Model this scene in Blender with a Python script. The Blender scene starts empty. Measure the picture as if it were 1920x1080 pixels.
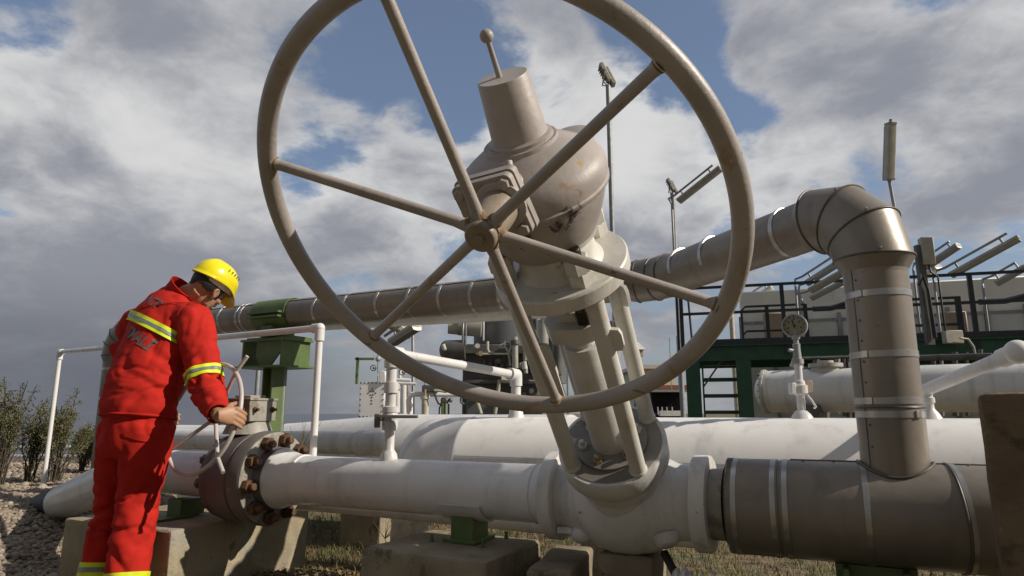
import bpy, bmesh, math, random
import numpy as np
from mathutils import Vector, Matrix, noise as mnoise
from mathutils.bvhtree import BVHTree
R = math.radians
random.seed(7); rng = np.random.default_rng(7)
scn = bpy.context.scene
COL = scn.collection

# ------------------------------------------------------------------ camera model
FPX = 1235.0; CAMH = 0.9
PITCH = math.atan2(235.0, FPX)
_c, _s = math.cos(PITCH), math.sin(PITCH)
EYE = Vector((0, 0, CAMH))
def ray(px, py):
    u = (px-960)/FPX; v = (540-py)/FPX
    return Vector((u, _c - v*_s, _s + v*_c))
def P(px, py, Y):
    r = ray(px, py); return EYE + r*(Y/r.y)
def PZ(px, py, Z):
    r = ray(px, py); return EYE + r*((Z-CAMH)/r.z)
def onplane(px, py, p0, n):
    r = ray(px, py); return EYE + r*((Vector(p0)-EYE).dot(n)/r.dot(n))
cam = bpy.data.cameras.new('camera'); camo = bpy.data.objects.new('camera', cam); COL.objects.link(camo)
cam.sensor_width = 36; cam.lens = 36*FPX/1920; cam.clip_start = 0.05; cam.clip_end = 20000
camo.location = EYE; camo.rotation_euler = (R(90)+PITCH, 0, 0)
scn.camera = camo
scn.view_settings.view_transform = 'Standard'; scn.view_settings.look = 'None'
scn.view_settings.exposure = 0; scn.view_settings.gamma = 1

# ------------------------------------------------------------------ materials
def new_mat(name):
    m = bpy.data.materials.new(name); m.use_nodes = True
    nt = m.node_tree
    return m, nt, nt.nodes['Principled BSDF']
def ramp(nt, src, a, b):
    r = nt.nodes.new('ShaderNodeMapRange'); r.inputs['From Min'].default_value = a; r.inputs['From Max'].default_value = b
    r.interpolation_type = 'SMOOTHSTEP'
    nt.links.new(src, r.inputs['Value']); return r.outputs['Result']
def mixc(nt, fac, a, b):
    m = nt.nodes.new('ShaderNodeMix'); m.data_type = 'RGBA'
    for s, v in ((0, fac), (6, a), (7, b)):
        if isinstance(v, bpy.types.NodeSocket): nt.links.new(v, m.inputs[s])
        elif s == 0: m.inputs[s].default_value = v
        else: m.inputs[s].default_value = (*v[:3], 1)
    return m.outputs[2]
def noise_tex(nt, scale, detail=5, rough=.55, stretch=None, dist=0.0):
    tc = nt.nodes.new('ShaderNodeTexCoord')
    src = tc.outputs['Object']
    if stretch:
        mp = nt.nodes.new('ShaderNodeMapping'); mp.inputs['Scale'].default_value = stretch
        nt.links.new(src, mp.inputs['Vector']); src = mp.outputs['Vector']
    n = nt.nodes.new('ShaderNodeTexNoise'); n.inputs['Scale'].default_value = scale
    n.inputs['Detail'].default_value = detail; n.inputs['Roughness'].default_value = rough; n.inputs['Distortion'].default_value = dist
    nt.links.new(src, n.inputs['Vector'])
    return n.outputs['Fac']
def mat(name, col, rough=.5, metal=0.0, var=.15, vscale=5, bump=0.0, bscale=80, spots=(), rvar=.15, streak=0.0, spec=.5, coat=0, sub=0):
    m, nt, b = new_mat(name)
    L = nt.links
    dark = tuple(c*(1-var) for c in col); lite = tuple(min(1, c*(1+var*.8)) for c in col)
    c = mixc(nt, ramp(nt, noise_tex(nt, vscale, 6), .3, .7), dark, lite)
    if streak:
        sm = ramp(nt, noise_tex(nt, 11, 6, .62, (1, 1, .07)), .50, .72)
        mu = nt.nodes.new('ShaderNodeMath'); mu.operation = 'MULTIPLY'; mu.inputs[1].default_value = streak; L.new(sm, mu.inputs[0])
        c = mixc(nt, mu.outputs[0], c, tuple(x*.45 for x in col))
    for sc, th, soft, scol, amt in spots:
        f = ramp(nt, noise_tex(nt, sc, 7, .62, None, .4), th, th+soft)
        mu = nt.nodes.new('ShaderNodeMath'); mu.operation = 'MULTIPLY'; mu.inputs[1].default_value = amt; L.new(f, mu.inputs[0])
        c = mixc(nt, mu.outputs[0], c, scol)
    L.new(c, b.inputs['Base Color'])
    b.inputs['Metallic'].default_value = metal
    rr = nt.nodes.new('ShaderNodeMapRange'); rr.inputs['To Min'].default_value = max(.03, rough-rvar); rr.inputs['To Max'].default_value = min(1, rough+rvar)
    L.new(noise_tex(nt, vscale*2.3, 4), rr.inputs['Value']); L.new(rr.outputs['Result'], b.inputs['Roughness'])
    b.inputs['Specular IOR Level'].default_value = spec
    if coat: b.inputs['Coat Weight'].default_value = coat
    if sub:
        b.inputs['Subsurface Weight'].default_value = sub; b.inputs['Subsurface Radius'].default_value = (.012, .005, .003)
        b.inputs['Subsurface Scale'].default_value = 1.0
    if bump:
        bp = nt.nodes.new('ShaderNodeBump'); bp.inputs['Strength'].default_value = min(1, bump); bp.inputs['Distance'].default_value = .01
        L.new(noise_tex(nt, bscale, 5, .6), bp.inputs['Height']); L.new(bp.outputs['Normal'], b.inputs['Normal'])
    return m
RUST = (.16, .065, .02); DIRT = (.09, .07, .045); DARKD = (.03, .025, .018)
M = {}
M['taupe'] = mat('taupe_paint', (.36, .32, .292), .5, 0, .16, 6, .10, 55, [(4.5, .60, .10, (.22, .185, .155), .6), (9, .66, .06, (.30, .18, .07), .8), (16, .66, .05, (.07, .05, .035), .7), (60, .70, .04, (.48, .44, .39), .5)])
M['taupe_smooth'] = mat('taupe_wheel_paint', (.345, .308, .28), .42, 0, .14, 7, .12, 90, [(5, .58, .12, (.21, .175, .145), .5), (9, .61, .06, (.30, .18, .07), .7), (70, .67, .04, (.50, .46, .41), .7), (24, .65, .04, (.10, .07, .045), .7)])
M['hub'] = mat('rusty_hub_paint', (.25, .205, .155), .5, 0, .16, 14, .12, 150, [(22, .60, .12, (.26, .15, .055), .6)])
M['white'] = mat('white_pipe_paint', (.67, .665, .655), .30, 0, .07, 3, .03, 90, [(5, .64, .12, (.36, .33, .28), .45), (34, .72, .03, (.25, .17, .10), .7), (1.6, .56, .2, (.48, .46, .42), .2)], .15, .40)
M['white_old'] = mat('weathered_white_paint', (.61, .60, .58), .36, 0, .1, 5, .08, 90, [(6, .60, .12, (.38, .34, .26), .5), (20, .67, .05, (.22, .15, .08), .75)], .15, .55)
M['cream'] = mat('cream_valve_paint', (.575, .56, .51), .42, 0, .1, 6, .08, 100, [(5, .56, .14, (.40, .35, .25), .55), (15, .65, .06, (.20, .12, .055), .75), (40, .69, .04, (.07, .05, .03), .5)], .15, .25)
M['flange_grey'] = mat('grey_flange_paint', (.44, .425, .385), .5, 0, .14, 8, .10, 100, [(7, .58, .10, (.30, .26, .19), .6), (24, .66, .05, (.12, .08, .05), .8)])
M['flange_dark'] = mat('worn_dark_grey_plate', (.20, .185, .165), .55, 0, .2, 8, .12, 90, [(7, .60, .04, (.46, .44, .40), .85), (18, .66, .05, (.12, .08, .05), .7)])
M['clad'] = mat('weathered_metal_cladding', (.225, .198, .165), .42, .3, .18, 3, .22, 5, [(6, .56, .2, (.16, .135, .11), .6), (30, .68, .05, (.10, .08, .06), .5)], .12, .35)
M['clad_dark'] = mat('cladding_joint_bead', (.11, .095, .08), .5, .4, .2, 8)
M['band'] = mat('bright_steel_band', (.42, .41, .39), .32, .8, .1, 12, 0, 80, [(9, .66, .1, (.3, .2, .1), .5)])
M['steel'] = mat('galvanised_steel', (.30, .31, .32), .55, .3, .15, 10, .03)
M['lampgrey'] = mat('lamp_housing', (.40, .39, .33), .6, 0, .15, 6)
M['green'] = mat('green_support_paint', (.095, .145, .040), .5, 0, .18, 7, .06, 70, [(10, .64, .1, (.09, .085, .04), .6)])
M['dgreen'] = mat('dark_green_platform_paint', (.015, .082, .045), .45, 0, .2, 5, .03, 60)
M['navy'] = mat('dark_blue_rail_paint', (.022, .027, .036), .42, 0, .2, 6)
M['bvgrey'] = mat('grey_brown_valve_paint', (.118, .108, .10), .5, 0, .16, 7, .12, 90, [(6, .56, .12, (.13, .11, .10), .6), (18, .66, .06, (.40, .37, .33), .5)])
M['bvface'] = mat('worn_flange_face', (.29, .275, .235), .55, 0, .2, 8, .15, 80, [(8, .52, .10, (.15, .13, .10), .8), (14, .62, .06, (.16, .08, .03), .8)])
M['rust'] = mat('rusty_bolt', (.115, .062, .032), .6, .3, .35, 30, .2, 200, [(25, .62, .1, (.30, .20, .09), .7)])
M['weld_rust'] = mat('rusty_weld', (.22, .125, .055), .7, 0, .4, 30, .2, 160)
M['post_concrete'] = mat('dark_brown_concrete', (.155, .118, .076), .95, 0, .25, 5, .7, 60, [(7, .56, .1, (.07, .055, .04), .8), (40, .66, .05, (.24, .19, .13), .6)], .05, .3, .2)
M['brass'] = mat('brass_fitting', (.33, .26, .15), .45, .5, .2, 20)
M['pinkwheel'] = mat('pale_pink_wheel_paint', (.47, .425, .395), .42, 0, .1, 9, .06, 120, [(14, .62, .1, (.36, .26, .18), .6)])
M['concrete'] = mat('weathered_concrete', (.335, .285, .19), .9, 0, .2, 3, .5, 60, [(4, .56, .12, (.24, .21, .155), .8), (2.2, .58, .05, (.30, .285, .24), .8), (42, .66, .05, (.10, .085, .06), .85), (11, .66, .03, (.13, .11, .08), .7)], .05, .5, .2)
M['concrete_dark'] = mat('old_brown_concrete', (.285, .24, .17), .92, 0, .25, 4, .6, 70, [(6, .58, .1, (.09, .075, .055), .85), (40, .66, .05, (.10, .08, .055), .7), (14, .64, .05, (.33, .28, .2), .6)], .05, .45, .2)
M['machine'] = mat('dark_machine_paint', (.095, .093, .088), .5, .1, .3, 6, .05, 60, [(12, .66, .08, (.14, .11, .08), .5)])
M['duct'] = mat('grey_duct', (.36, .35, .31), .45, .25, .14, 5)
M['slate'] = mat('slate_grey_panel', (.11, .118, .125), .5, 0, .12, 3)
M['panel'] = mat('cream_wall_panel', (.80, .78, .70), .55, 0, .08, 1.5, 0, 80, [(1.2, .56, .15, (.36, .38, .38), .6)])
M['panelgrey'] = mat('grey_wall_panel', (.62, .625, .60), .5, 0, .08, 2)
M['tan'] = mat('tan_panel', (.36, .27, .19), .6, 0, .1, 3)
M['yellowwall'] = mat('pale_yellow_wall', (.62, .60, .40), .8, 0, .08, 1)
M['roofred'] = mat('dull_red_roof', (.28, .10, .06), .8, 0, .15, 2)
M['shed'] = mat('dark_corrugated_sheet', (.06, .06, .065), .6, .2, .2, 3)
M['black'] = mat('black_rubber_tape', (.014, .013, .013), .6, 0, .3, 20, .2, 80)
M['darkhole'] = mat('greasy_dark_steel', (.02, .014, .009), .45, .2, .4, 25, .2, 120, [(22, .58, .08, (.22, .13, .05), .8)])
M['cloth'] = mat('red_work_cloth', (.43, .019, .012), .85, 0, .12, 14, .22, 420, [], .05, 0, .15)
M['hivis'] = mat('fluorescent_yellow_tape', (.62, .74, .015), .6, 0, .06, 20)
M['reflect'] = mat('grey_reflective_tape', (.24, .245, .235), .38, .25, .1, 30)
M['letters'] = mat('grey_cloth_lettering', (.115, .075, .07), .6, 0, .2, 60)
M['hat'] = mat('yellow_helmet_plastic', (.78, .66, .010), .26, 0, .05, 8, 0, 80, [], .05, 0, .5)
M['liner'] = mat('white_helmet_liner', (.62, .58, .50), .7, 0, .15, 30, .3, 150)
M['skin'] = mat('skin', (.37, .205, .12), .5, 0, .10, 25, .06, 240, [(60, .66, .1, (.30, .14, .09), .4)], .08, 0, .4)
M['hair'] = mat('black_hair', (.010, .008, .007), .55, 0, .4, 60, .35, 260)
M['boot'] = mat('black_leather_boot', (.02, .018, .016), .5, 0, .3, 20, .1)
M['lampdark'] = mat('shade_toned_lamp_cover', (.19, .18, .135), .5, 0, .1, 6)  # shade on the diffuser's camera side, put into its base colour
M['dial'] = mat('gauge_dial_face', (.22, .22, .145), .4, 0, .05, 10)
M['ink'] = mat('black_dial_marking', (.02, .02, .02), .5)
M['cable'] = mat('black_cable', (.02, .02, .022), .5)
M['pebble'] = mat('mixed_pebbles', (.31, .265, .20), .8, 0, .55, 9, .1, 100, [(7, .55, .1, (.48, .44, .37), .8), (11, .60, .06, (.17, .11, .08), .7)])
M['bark'] = mat('shrub_twig', (.075, .06, .04), .9, 0, .3, 20)
M['leaf'] = mat('shrub_leaf', (.115, .12, .042), .7, 0, .4, 9, 0, 80, [(5, .50, .12, (.17, .125, .065), .8)])
M['grass'] = mat('dry_grass', (.17, .135, .05), .8, 0, .4, 4, 0, 80, [(3, .50, .1, (.075, .095, .025), .85)])
M['litter'] = mat('dead_leaf_litter', (.19, .135, .075), .85, 0, .5, 8, 0, 80, [(6, .55, .1, (.07, .085, .025), .8), (14, .62, .05, (.38, .30, .2), .8)])
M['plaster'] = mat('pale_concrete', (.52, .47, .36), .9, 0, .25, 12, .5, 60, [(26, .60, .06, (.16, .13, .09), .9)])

# ------------------------------------------------------------------ mesh builder
def frame(axis, hint=None):
    a = Vector(axis).normalized()
    h = Vector(hint) if hint is not None else (Vector((0, 0, 1)) if abs(a.z) < .9 else Vector((1, 0, 0)))
    x = (h - a*h.dot(a)).normalized(); y = a.cross(x)
    return x, y, a
class MB:
    def __init__(s): s.v = []; s.f = []; s.mi = []; s.cur = 0
    def add(s, vs, fs):
        n = len(s.v); s.v += [tuple(v) for v in vs]
        s.f += [tuple(i+n for i in f) for f in fs]; s.mi += [s.cur]*len(fs); return s
    def lathe(s, o, axis, prof, seg=32, hint=None, caps=True):
        o = Vector(o); x, y, a = frame(axis, hint); vs = []; fs = []
        for L, r in prof:
            for k in range(seg):
                t = 2*math.pi*k/seg
                vs.append(o + a*L + (x*math.cos(t)+y*math.sin(t))*r)
        n = len(prof)
        for i in range(n-1):
            for k in range(seg):
                k2 = (k+1) % seg
                fs.append((i*seg+k, i*seg+k2, (i+1)*seg+k2, (i+1)*seg+k))
        if caps:
            fs.append(tuple(reversed(range(seg)))); fs.append(tuple(range((n-1)*seg, n*seg)))
        return s.add(vs, fs)
    def tube(s, pts, r, seg=14, caps=True, hint=None, ell=None):
        pts = [Vector(p) for p in pts]; n = len(pts)
        rs = r if isinstance(r, (list, tuple)) else [r]*n
        vs = []; fs = []; x = None
        for i, p in enumerate(pts):
            t = (pts[min(i+1, n-1)]-pts[max(i-1, 0)]).normalized()
            if x is None: x, y, _ = frame(t, hint)
            else:
                x = (x - t*x.dot(t)).normalized(); y = t.cross(x)
            rr = rs[i]
            if isinstance(rr, (list, tuple)): ra, rb = rr
            else: ra = rb = rr
            for k in range(seg):
                a = 2*math.pi*k/seg
                vs.append(p + x*(math.cos(a)*ra) + y*(math.sin(a)*rb))
        for i in range(n-1):
            for k in range(seg):
                k2 = (k+1) % seg
                fs.append((i*seg+k, i*seg+k2, (i+1)*seg+k2, (i+1)*seg+k))
        if caps:
            fs.append(tuple(reversed(range(seg)))); fs.append(tuple(range((n-1)*seg, n*seg)))
        return s.add(vs, fs)
    def cyl(s, a, b, r, seg=16, r2=None):
        a = Vector(a); b = Vector(b)
        return s.lathe(a, b-a, [(0, r), ((b-a).length, r if r2 is None else r2)], seg)
    def box(s, c, h, ax=(1, 0, 0), ay=(0, 1, 0), az=None, bev=0.0, segs=1):
        c = Vector(c); ax = Vector(ax).normalized(); ay = Vector(ay).normalized()
        az = ax.cross(ay).normalized() if az is None else Vector(az).normalized()
        bm = bmesh.new(); bmesh.ops.create_cube(bm, size=2)
        for v in bm.verts: v.co = Vector((v.co.x*h[0], v.co.y*h[1], v.co.z*h[2]))
        if bev: bmesh.ops.bevel(bm, geom=list(bm.edges), offset=bev, segments=segs, affect='EDGES', profile=.5)
        bm.verts.index_update()
        vs = [c + ax*v.co.x + ay*v.co.y + az*v.co.z for v in bm.verts]
        fs = [tuple(v.index for v in f.verts) for f in bm.faces]; bm.free()
        return s.add(vs, fs)
    def bar(s, a, b, w, t, up=(0, 0, 1)):
        a = Vector(a); b = Vector(b); x, y, d = frame(b-a, up)
        return s.box((a+b)/2, ((b-a).length/2, t/2, w/2), d, y, x)
    def ell(s, c, rad, ax=(1, 0, 0), ay=(0, 1, 0), az=(0, 0, 1), nu=20, nv=12):
        c = Vector(c); ax, ay, az = Vector(ax), Vector(ay), Vector(az); vs = []; fs = []
        for j in range(1, nv):
            ph = math.pi*j/nv
            for i in range(nu):
                th = 2*math.pi*i/nu
                vs.append(c + ax*(rad[0]*math.sin(ph)*math.cos(th)) + ay*(rad[1]*math.sin(ph)*math.sin(th)) + az*(rad[2]*math.cos(ph)))
        vs += [c+az*rad[2], c-az*rad[2]]; T = len(vs)-2; B = T+1
        for i in range(nu):
            i2 = (i+1) % nu
            fs.append((T, i, i2)); fs.append((B, (nv-2)*nu+i2, (nv-2)*nu+i))
            for j in range(nv-2):
                fs.append((j*nu+i, (j+1)*nu+i, (j+1)*nu+i2, j*nu+i2))
        return s.add(vs, fs)
    def sphere(s, c, r, nu=20, nv=12): return s.ell(c, (r, r, r), nu=nu, nv=nv)
    def torus(s, C, n, Rr, r, seg=96, ss=20, a0=0.0, a1=2*math.pi, hint=None):
        C = Vector(C); x, y, a = frame(n, hint); closed = abs(a1-a0-2*math.pi) < 1e-6
        vs = []; fs = []; N = seg if closed else seg+1
        for i in range(N):
            t = a0+(a1-a0)*i/seg; d = x*math.cos(t)+y*math.sin(t)
            for k in range(ss):
                p = 2*math.pi*k/ss
                vs.append(C + d*(Rr + r*math.cos(p)) + a*(r*math.sin(p)))
        for i in range(seg):
            i2 = (i+1) % N
            for k in range(ss):
                k2 = (k+1) % ss
                fs.append((i*ss+k, i2*ss+k, i2*ss+k2, i*ss+k2))
        return s.add(vs, fs)
    def prism(s, poly, o, u, v, depth):
        o = Vector(o); u = Vector(u).normalized(); v = Vector(v).normalized(); w = u.cross(v)
        n = len(poly)
        vs = [o+u*a+v*b-w*(depth/2) for a, b in poly] + [o+u*a+v*b+w*(depth/2) for a, b in poly]
        fs = [tuple(reversed(range(n))), tuple(range(n, 2*n))] + [(i, (i+1) % n, n+(i+1) % n, n+i) for i in range(n)]
        return s.add(vs, fs)
    def hexn(s, o, axis, r, h, hint=None): return s.lathe(o, axis, [(0, r), (h*.85, r), (h, r*.9)], 6, hint)
    def mesh(s, name, angle=38):
        me = bpy.data.meshes.new(name); me.from_pydata(s.v, [], s.f); me.update()
        bm = bmesh.new(); bm.from_mesh(me); bmesh.ops.recalc_face_normals(bm, faces=bm.faces); bm.to_mesh(me); bm.free()
        if any(s.mi): me.polygons.foreach_set('material_index', s.mi)
        me.polygons.foreach_set('use_smooth', [True]*len(me.polygons))
        me.set_sharp_from_angle(angle=R(angle))
        return me
    def build(s, name, mats, parent=None, angle=38):
        if parent is not None:
            o = origin_of(parent); s.v = [(a-o.x, b-o.y, c-o.z) for a, b, c in s.v]
        me = s.mesh(name, angle)
        for m in (mats if isinstance(mats, (list, tuple)) else [mats]): me.materials.append(M[m] if isinstance(m, str) else m)
        ob = bpy.data.objects.new(name, me); COL.objects.link(ob)
        if parent is not None: ob.parent = parent
        return ob
ORIG = {}
def origin_of(o):
    v = Vector((0, 0, 0))
    while o is not None: v = v + Vector(o.location); o = o.parent
    return v
def tag(o, label=None, cat=None, group=None, kind=None):
    if label: o['label'] = label
    if cat: o['category'] = cat
    if group: o['group'] = group
    if kind: o['kind'] = kind
    return o
def thing(name, label, cat, loc, group=None):
    o = bpy.data.objects.new(name, None); o.empty_display_size = .1; COL.objects.link(o); o.location = Vector(loc)
    return tag(o, label, cat, group)
def attach(ob, parent):   # a ready world-space object becomes a part
    o = origin_of(parent); ob.parent = parent; ob.location = Vector(ob.location) - o; return ob
def dup(o, off, parent=None):
    c = o.copy(); COL.objects.link(c)
    if parent is not None: c.parent = parent
    else: c.location = Vector(o.location) + Vector(off)
    for ch in list(o.children): dup(ch, off, c)
    return c

# ------------------------------------------------------------------ main directions of the plant
B0 = Vector((.42, 2.5, .595))
E = Vector((.8944, -.4472, 0)); G = Vector((.4472, .8944, 0)); Z = Vector((0, 0, 1))
def PT(t, g=0.0, z=.595):
    q = B0 + E*t + G*g; q.z = z; return q
D = Vector((-.275, -.662, .697)).normalized()
N = Vector((-.296, -.6206, -.726)); N = (N - D*N.dot(D)).normalized()
E2 = (E - D*E.dot(D)); E2 = (E2 - N*E2.dot(N)).normalized()
def ST(L, e=0.0, n=0.0): return B0 + D*L + E2*e + N*n
# ================================================================== GATE VALVE (white body, beige gearbox and wheel)
gv = thing('gate_valve', 'big white gate valve leaning forward with beige gearbox and huge six-spoke handwheel', 'valve', (B0.x, B0.y, 0))
b = MB(); b.lathe(PT(0), E, [(-.297, .112), (-.295, .158), (-.291, .1615), (-.246, .1615), (-.241, .157), (-.237, .135), (-.19, .135), (-.14, .15), (-.09, .176), (-.04, .188), (.04, .188), (.10, .175), (.15, .148), (.19, .130), (.244, .128), (.248, .158), (.252, .1615), (.297, .1615), (.302, .158), (.304, .115)], 56)
b.lathe(PT(.155, -.085, .49), (.15, -.45, -.9), [(0, .055), (.018, .043), (.030, .037), (.034, .030)], 28)
b.ell(PT(-.15, -.075, .475), (.045, .04, .035), E, G, Z)
b.box(PT(-.205, -.09, .485), (.03, .02, .012), E, G, Z, .003)
b.lathe(ST(0), D, [(.02, .175), (.08, .165), (.13, .15), (.155, .150), (.165, .155), (.168, .161), (.20, .163), (.205, .172), (.225, .185), (.288, .186), (.295, .182)], 56)
b.build('valve_body', 'white_old', gv)
# raised seat and small studs on the bonnet
b = MB(); b.lathe(ST(.290), D, [(0, .172), (.0075, .170), (.008, .124), (.018, .124), (.019, .112)], 48); b.build('bonnet_plate', 'flange_dark', gv)
for a in (160, 212, 105, 44, -30, 270):
    q = ST(.305, .096*math.cos(R(a)), .096*math.sin(R(a)))
    b = MB(); b.hexn(q, D, .017, .014); b.lathe(q, D, [(.012, .0095), (.03, .0095), (.031, .008)], 12); b.build('bonnet_stud', 'brass' if a in (105, 44) else 'cream', gv)
# stem housing and gland
b = MB(); b.lathe(ST(0), D, [(.30, .066), (.33, .064), (.74, .062), (.752, .058)], 40); b.build('stem_column', 'cream', gv)
b = MB(); b.lathe(ST(0), D, [(.745, .046), (.80, .046), (.81, .055)], 28)
b.prism([(-.075, -.05), (.06, -.06), (.085, -.03), (.085, .045), (.04, .075), (-.06, .075), (-.09, .03)], ST(.825), E2, N, .055)
b.box(ST(.865, -.01, -.01), (.03, .05, .022), E2, N, D, .006); b.build('gland_plate', 'cream', gv)
b = MB(); b.lathe(ST(0), D, [(.85, .036), (.93, .034), (.955, .052), (1.0, .055)], 24)
b.box(ST(.90, .045, .045), (.018, .018, .045), E2, N, D, .004); b.hexn(ST(.865, .05, .035), D, .021, .03); b.build('stem_packing', 'darkhole', gv)
# yoke posts
for ang, r0, r1 in ((135, .156, .158), (45, .156, .158), (-48, .158, .155), (-132, .158, .155)):
    ca, sa = math.cos(R(ang)), math.sin(R(ang))
    p0 = ST(.298, r0*ca, r0*sa); p1 = ST(1.0, r1*ca, r1*sa)
    b = MB(); b.cyl(p0, p1, .0265, 24)
    b.lathe(p0, p1-p0, [(0, .030), (.006, .030), (.012, .0265)], 24)
    if ang in (135, 45, -48):
        u = (p1-p0).normalized(); side = E2 if ang != -48 else (E2*.8+N*.6)
        c = p0 + u*((p1-p0).length*(.60 if ang == 135 else .78))
        hl = .115 if ang == 135 else .040
        b.prism([(-hl, .0), (hl, .0), (hl-.004, .030), (hl-.02, .036), (-hl+.02, .036), (-hl+.004, .03)], c + side*.018, u, side, .012)
    b.build('yoke_post', 'cream', gv)
# upper flange and its nuts
b = MB(); b.lathe(ST(0), D, [(.985, .10), (.992, .188), (.997, .193), (1.035, .193), (1.04, .189)], 64); b.build('top_flange', 'cream', gv)
b = MB(); b.lathe(ST(0), D, [(.955, .11), (.984, .12), (.986, .118)], 40); b.build('flange_ring', 'darkhole', gv)
b = MB(); b.lathe(ST(0), D, [(1.038, .128), (1.05, .120), (1.06, .112), (1.11, .108), (1.125, .125), (1.135, .128)], 48); b.build('gearbox_neck', 'cream', gv)
for r_, a in ((.140, 50), (.158, 152), (.165, -62), (.16, -130)):
    q = ST(1.038, r_*math.cos(R(a)), r_*math.sin(R(a)))
    b = MB(); b.hexn(q, D, .036, .04, E2); b.hexn(q+D*.041, D, .036, .04, E2+N*.3); b.build('flange_nut', 'cream', gv)
    b = MB(); b.lathe(q, D, [(.07, .019), (.105, .019), (.108, .016)], 18); b.build('stud', 'darkhole' if a == 50 else 'flange_grey', gv)
# gearbox
PX0 = -.026
gb = MB(); gb.lathe(ST(0, -.013), D, [(1.105, .115), (1.125, .130), (1.15, .146), (1.19, .166), (1.225, .180), (1.250, .188), (1.262, .190), (1.264, .197), (1.268, .201), (1.276, .202), (1.280, .198), (1.305, .203), (1.325, .200), (1.345, .187), (1.365, .160), (1.383, .132), (1.397, .108), (1.402, .098), (1.412, .096)], 80)
gb.box(ST(1.325, PX0, .130), (.058, .058, .068), E2, D, N, .022, 3)
gb.lathe(ST(1.20, .075, -.125), D, [(.0, .07), (.145, .062), (.16, .058), (.163, .05)], 32)
gb.sphere(ST(1.392, .004, .150), .020)
gb.lathe(ST(1.392, .004, .150), (-.2, -.1, 1), [(0, .012), (.030, .011), (.032, .006)], 12)
go = gb.build('gearbox', 'taupe', gv)
gmat = M['taupe'].copy(); gmat.name = 'taupe_paint_scorched'; go.data.materials[0] = gmat
_bv = BVHTree.FromPolygons([v.co + gv.location for v in go.data.vertices], [tuple(p.vertices) for p in go.data.polygons])
gnt = gmat.node_tree; gpb = gnt.nodes['Principled BSDF']; gsrc = gpb.inputs['Base Color'].links[0].from_socket
gtc = gnt.nodes.new('ShaderNodeTexCoord'); stain = gsrc
for (px_, py_, rad, colr) in ((1072, 402, .060, (.035, .028, .02)), (1050, 420, .055, (.05, .04, .03)), (985, 452, .07, (.06, .05, .04)), (1089, 306, .022, (.42, .26, .06))):
    hit_, _n, _i, _d = _bv.ray_cast(EYE, ray(px_, py_).normalized(), 20)
    if hit_ is None: continue
    dn = gnt.nodes.new('ShaderNodeVectorMath'); dn.operation = 'DISTANCE'; gnt.links.new(gtc.outputs['Object'], dn.inputs[0]); dn.inputs[1].default_value = hit_ - Vector(gv.location)
    ad_ = gnt.nodes.new('ShaderNodeMath'); ad_.operation = 'MULTIPLY_ADD'; gnt.links.new(noise_tex(gnt, 26, 6, .65, None, .8), ad_.inputs[0]); ad_.inputs[1].default_value = rad*1.9; gnt.links.new(dn.outputs['Value'], ad_.inputs[2])
    stain = mixc(gnt, ramp(gnt, ad_.outputs[0], rad*1.45, rad*1.1), stain, colr)
gnt.links.new(stain, gpb.inputs['Base Color'])
def rrect(hw, hh, r, n=5):
    pts = []
    for cx, cy, a0 in ((hw-r, hh-r, 0), (-hw+r, hh-r, 90), (-hw+r, -hh+r, 180), (hw-r, -hh+r, 270)):
        for k in range(n+1):
            a = R(a0+90*k/n); pts.append((cx+r*math.cos(a), cy+r*math.sin(a)))
    return pts
EE = (E2*math.cos(R(7)) + D*math.sin(R(7))); DD = (D*math.cos(R(7)) - E2*math.sin(R(7)))
b = MB(); b.prism(rrect(.080, .082, .014), ST(1.345, PX0, .206), EE, DD, .022); b.build('cover_plate', 'taupe', go)
b = MB(); b.prism(rrect(.0775, .0795, .016), ST(1.345, PX0, .2315), EE, DD, .019)
b.lathe(ST(1.357, 0, .236), N, [(0, .062), (.010, .062), (.014, .056)], 40); b.build('cover_plate', 'taupe', go)
for sx in (-1, 1):
    for sy in (-1, 1):
        b = MB(); b.hexn(ST(1.345, PX0, .241) + EE*(.059*sx) + DD*(.060*sy), N, .0145, .012); b.build('cover_bolt', 'taupe', go)
b = MB(); b.lathe(ST(0, -.010), D, [(1.402, .092), (1.410, .088), (1.414, .083), (1.422, .083), (1.426, .073), (1.43, .0715), (1.574, .0635), (1.578, .061)], 48); b.build('stem_cap', 'taupe', go)
q = ST(1.578, -.018, 0)
b = MB(); b.lathe(q, D*1.0 - E2*.02, [(-.005, .0075), (.085, .0062)], 14); b.sphere(q + D*.098 - E2*.002, .0165, 24, 16); b.build('indicator_knob', 'taupe', go)
# castings letters on the cover
def textmesh(s, size, depth, bold=0.0):
    cu = bpy.data.curves.new('lettering', 'FONT'); cu.body = s; cu.size = size; cu.extrude = depth; cu.offset = size*bold; cu.align_x = 'CENTER'; cu.align_y = 'CENTER'
    ob = bpy.data.objects.new('lettering', cu); COL.objects.link(ob)
    bpy.context.view_layer.update()
    me = bpy.data.meshes.new_from_object(ob.evaluated_get(bpy.context.evaluated_depsgraph_get()))
    bpy.data.objects.remove(ob); bpy.data.curves.remove(cu); return me
def put_text(name, s, size, depth, o, u, v, m, parent):
    me = textmesh(s, size, depth); u = Vector(u).normalized(); v = Vector(v).normalized(); w = u.cross(v)
    pv = origin_of(parent)
    for vt in me.vertices: vt.co = Vector(o) + u*vt.co.x + v*vt.co.y + w*vt.co.z - pv
    me.materials.clear(); me.materials.append(M[m]); ob = bpy.data.objects.new(name, me); COL.objects.link(ob); ob.parent = parent; return ob
put_text('cast_lettering', '25HR1', .020, .0015, ST(1.345, PX0, .2412) + DD*.066 - EE*.012, EE, DD, 'taupe', go)
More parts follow.
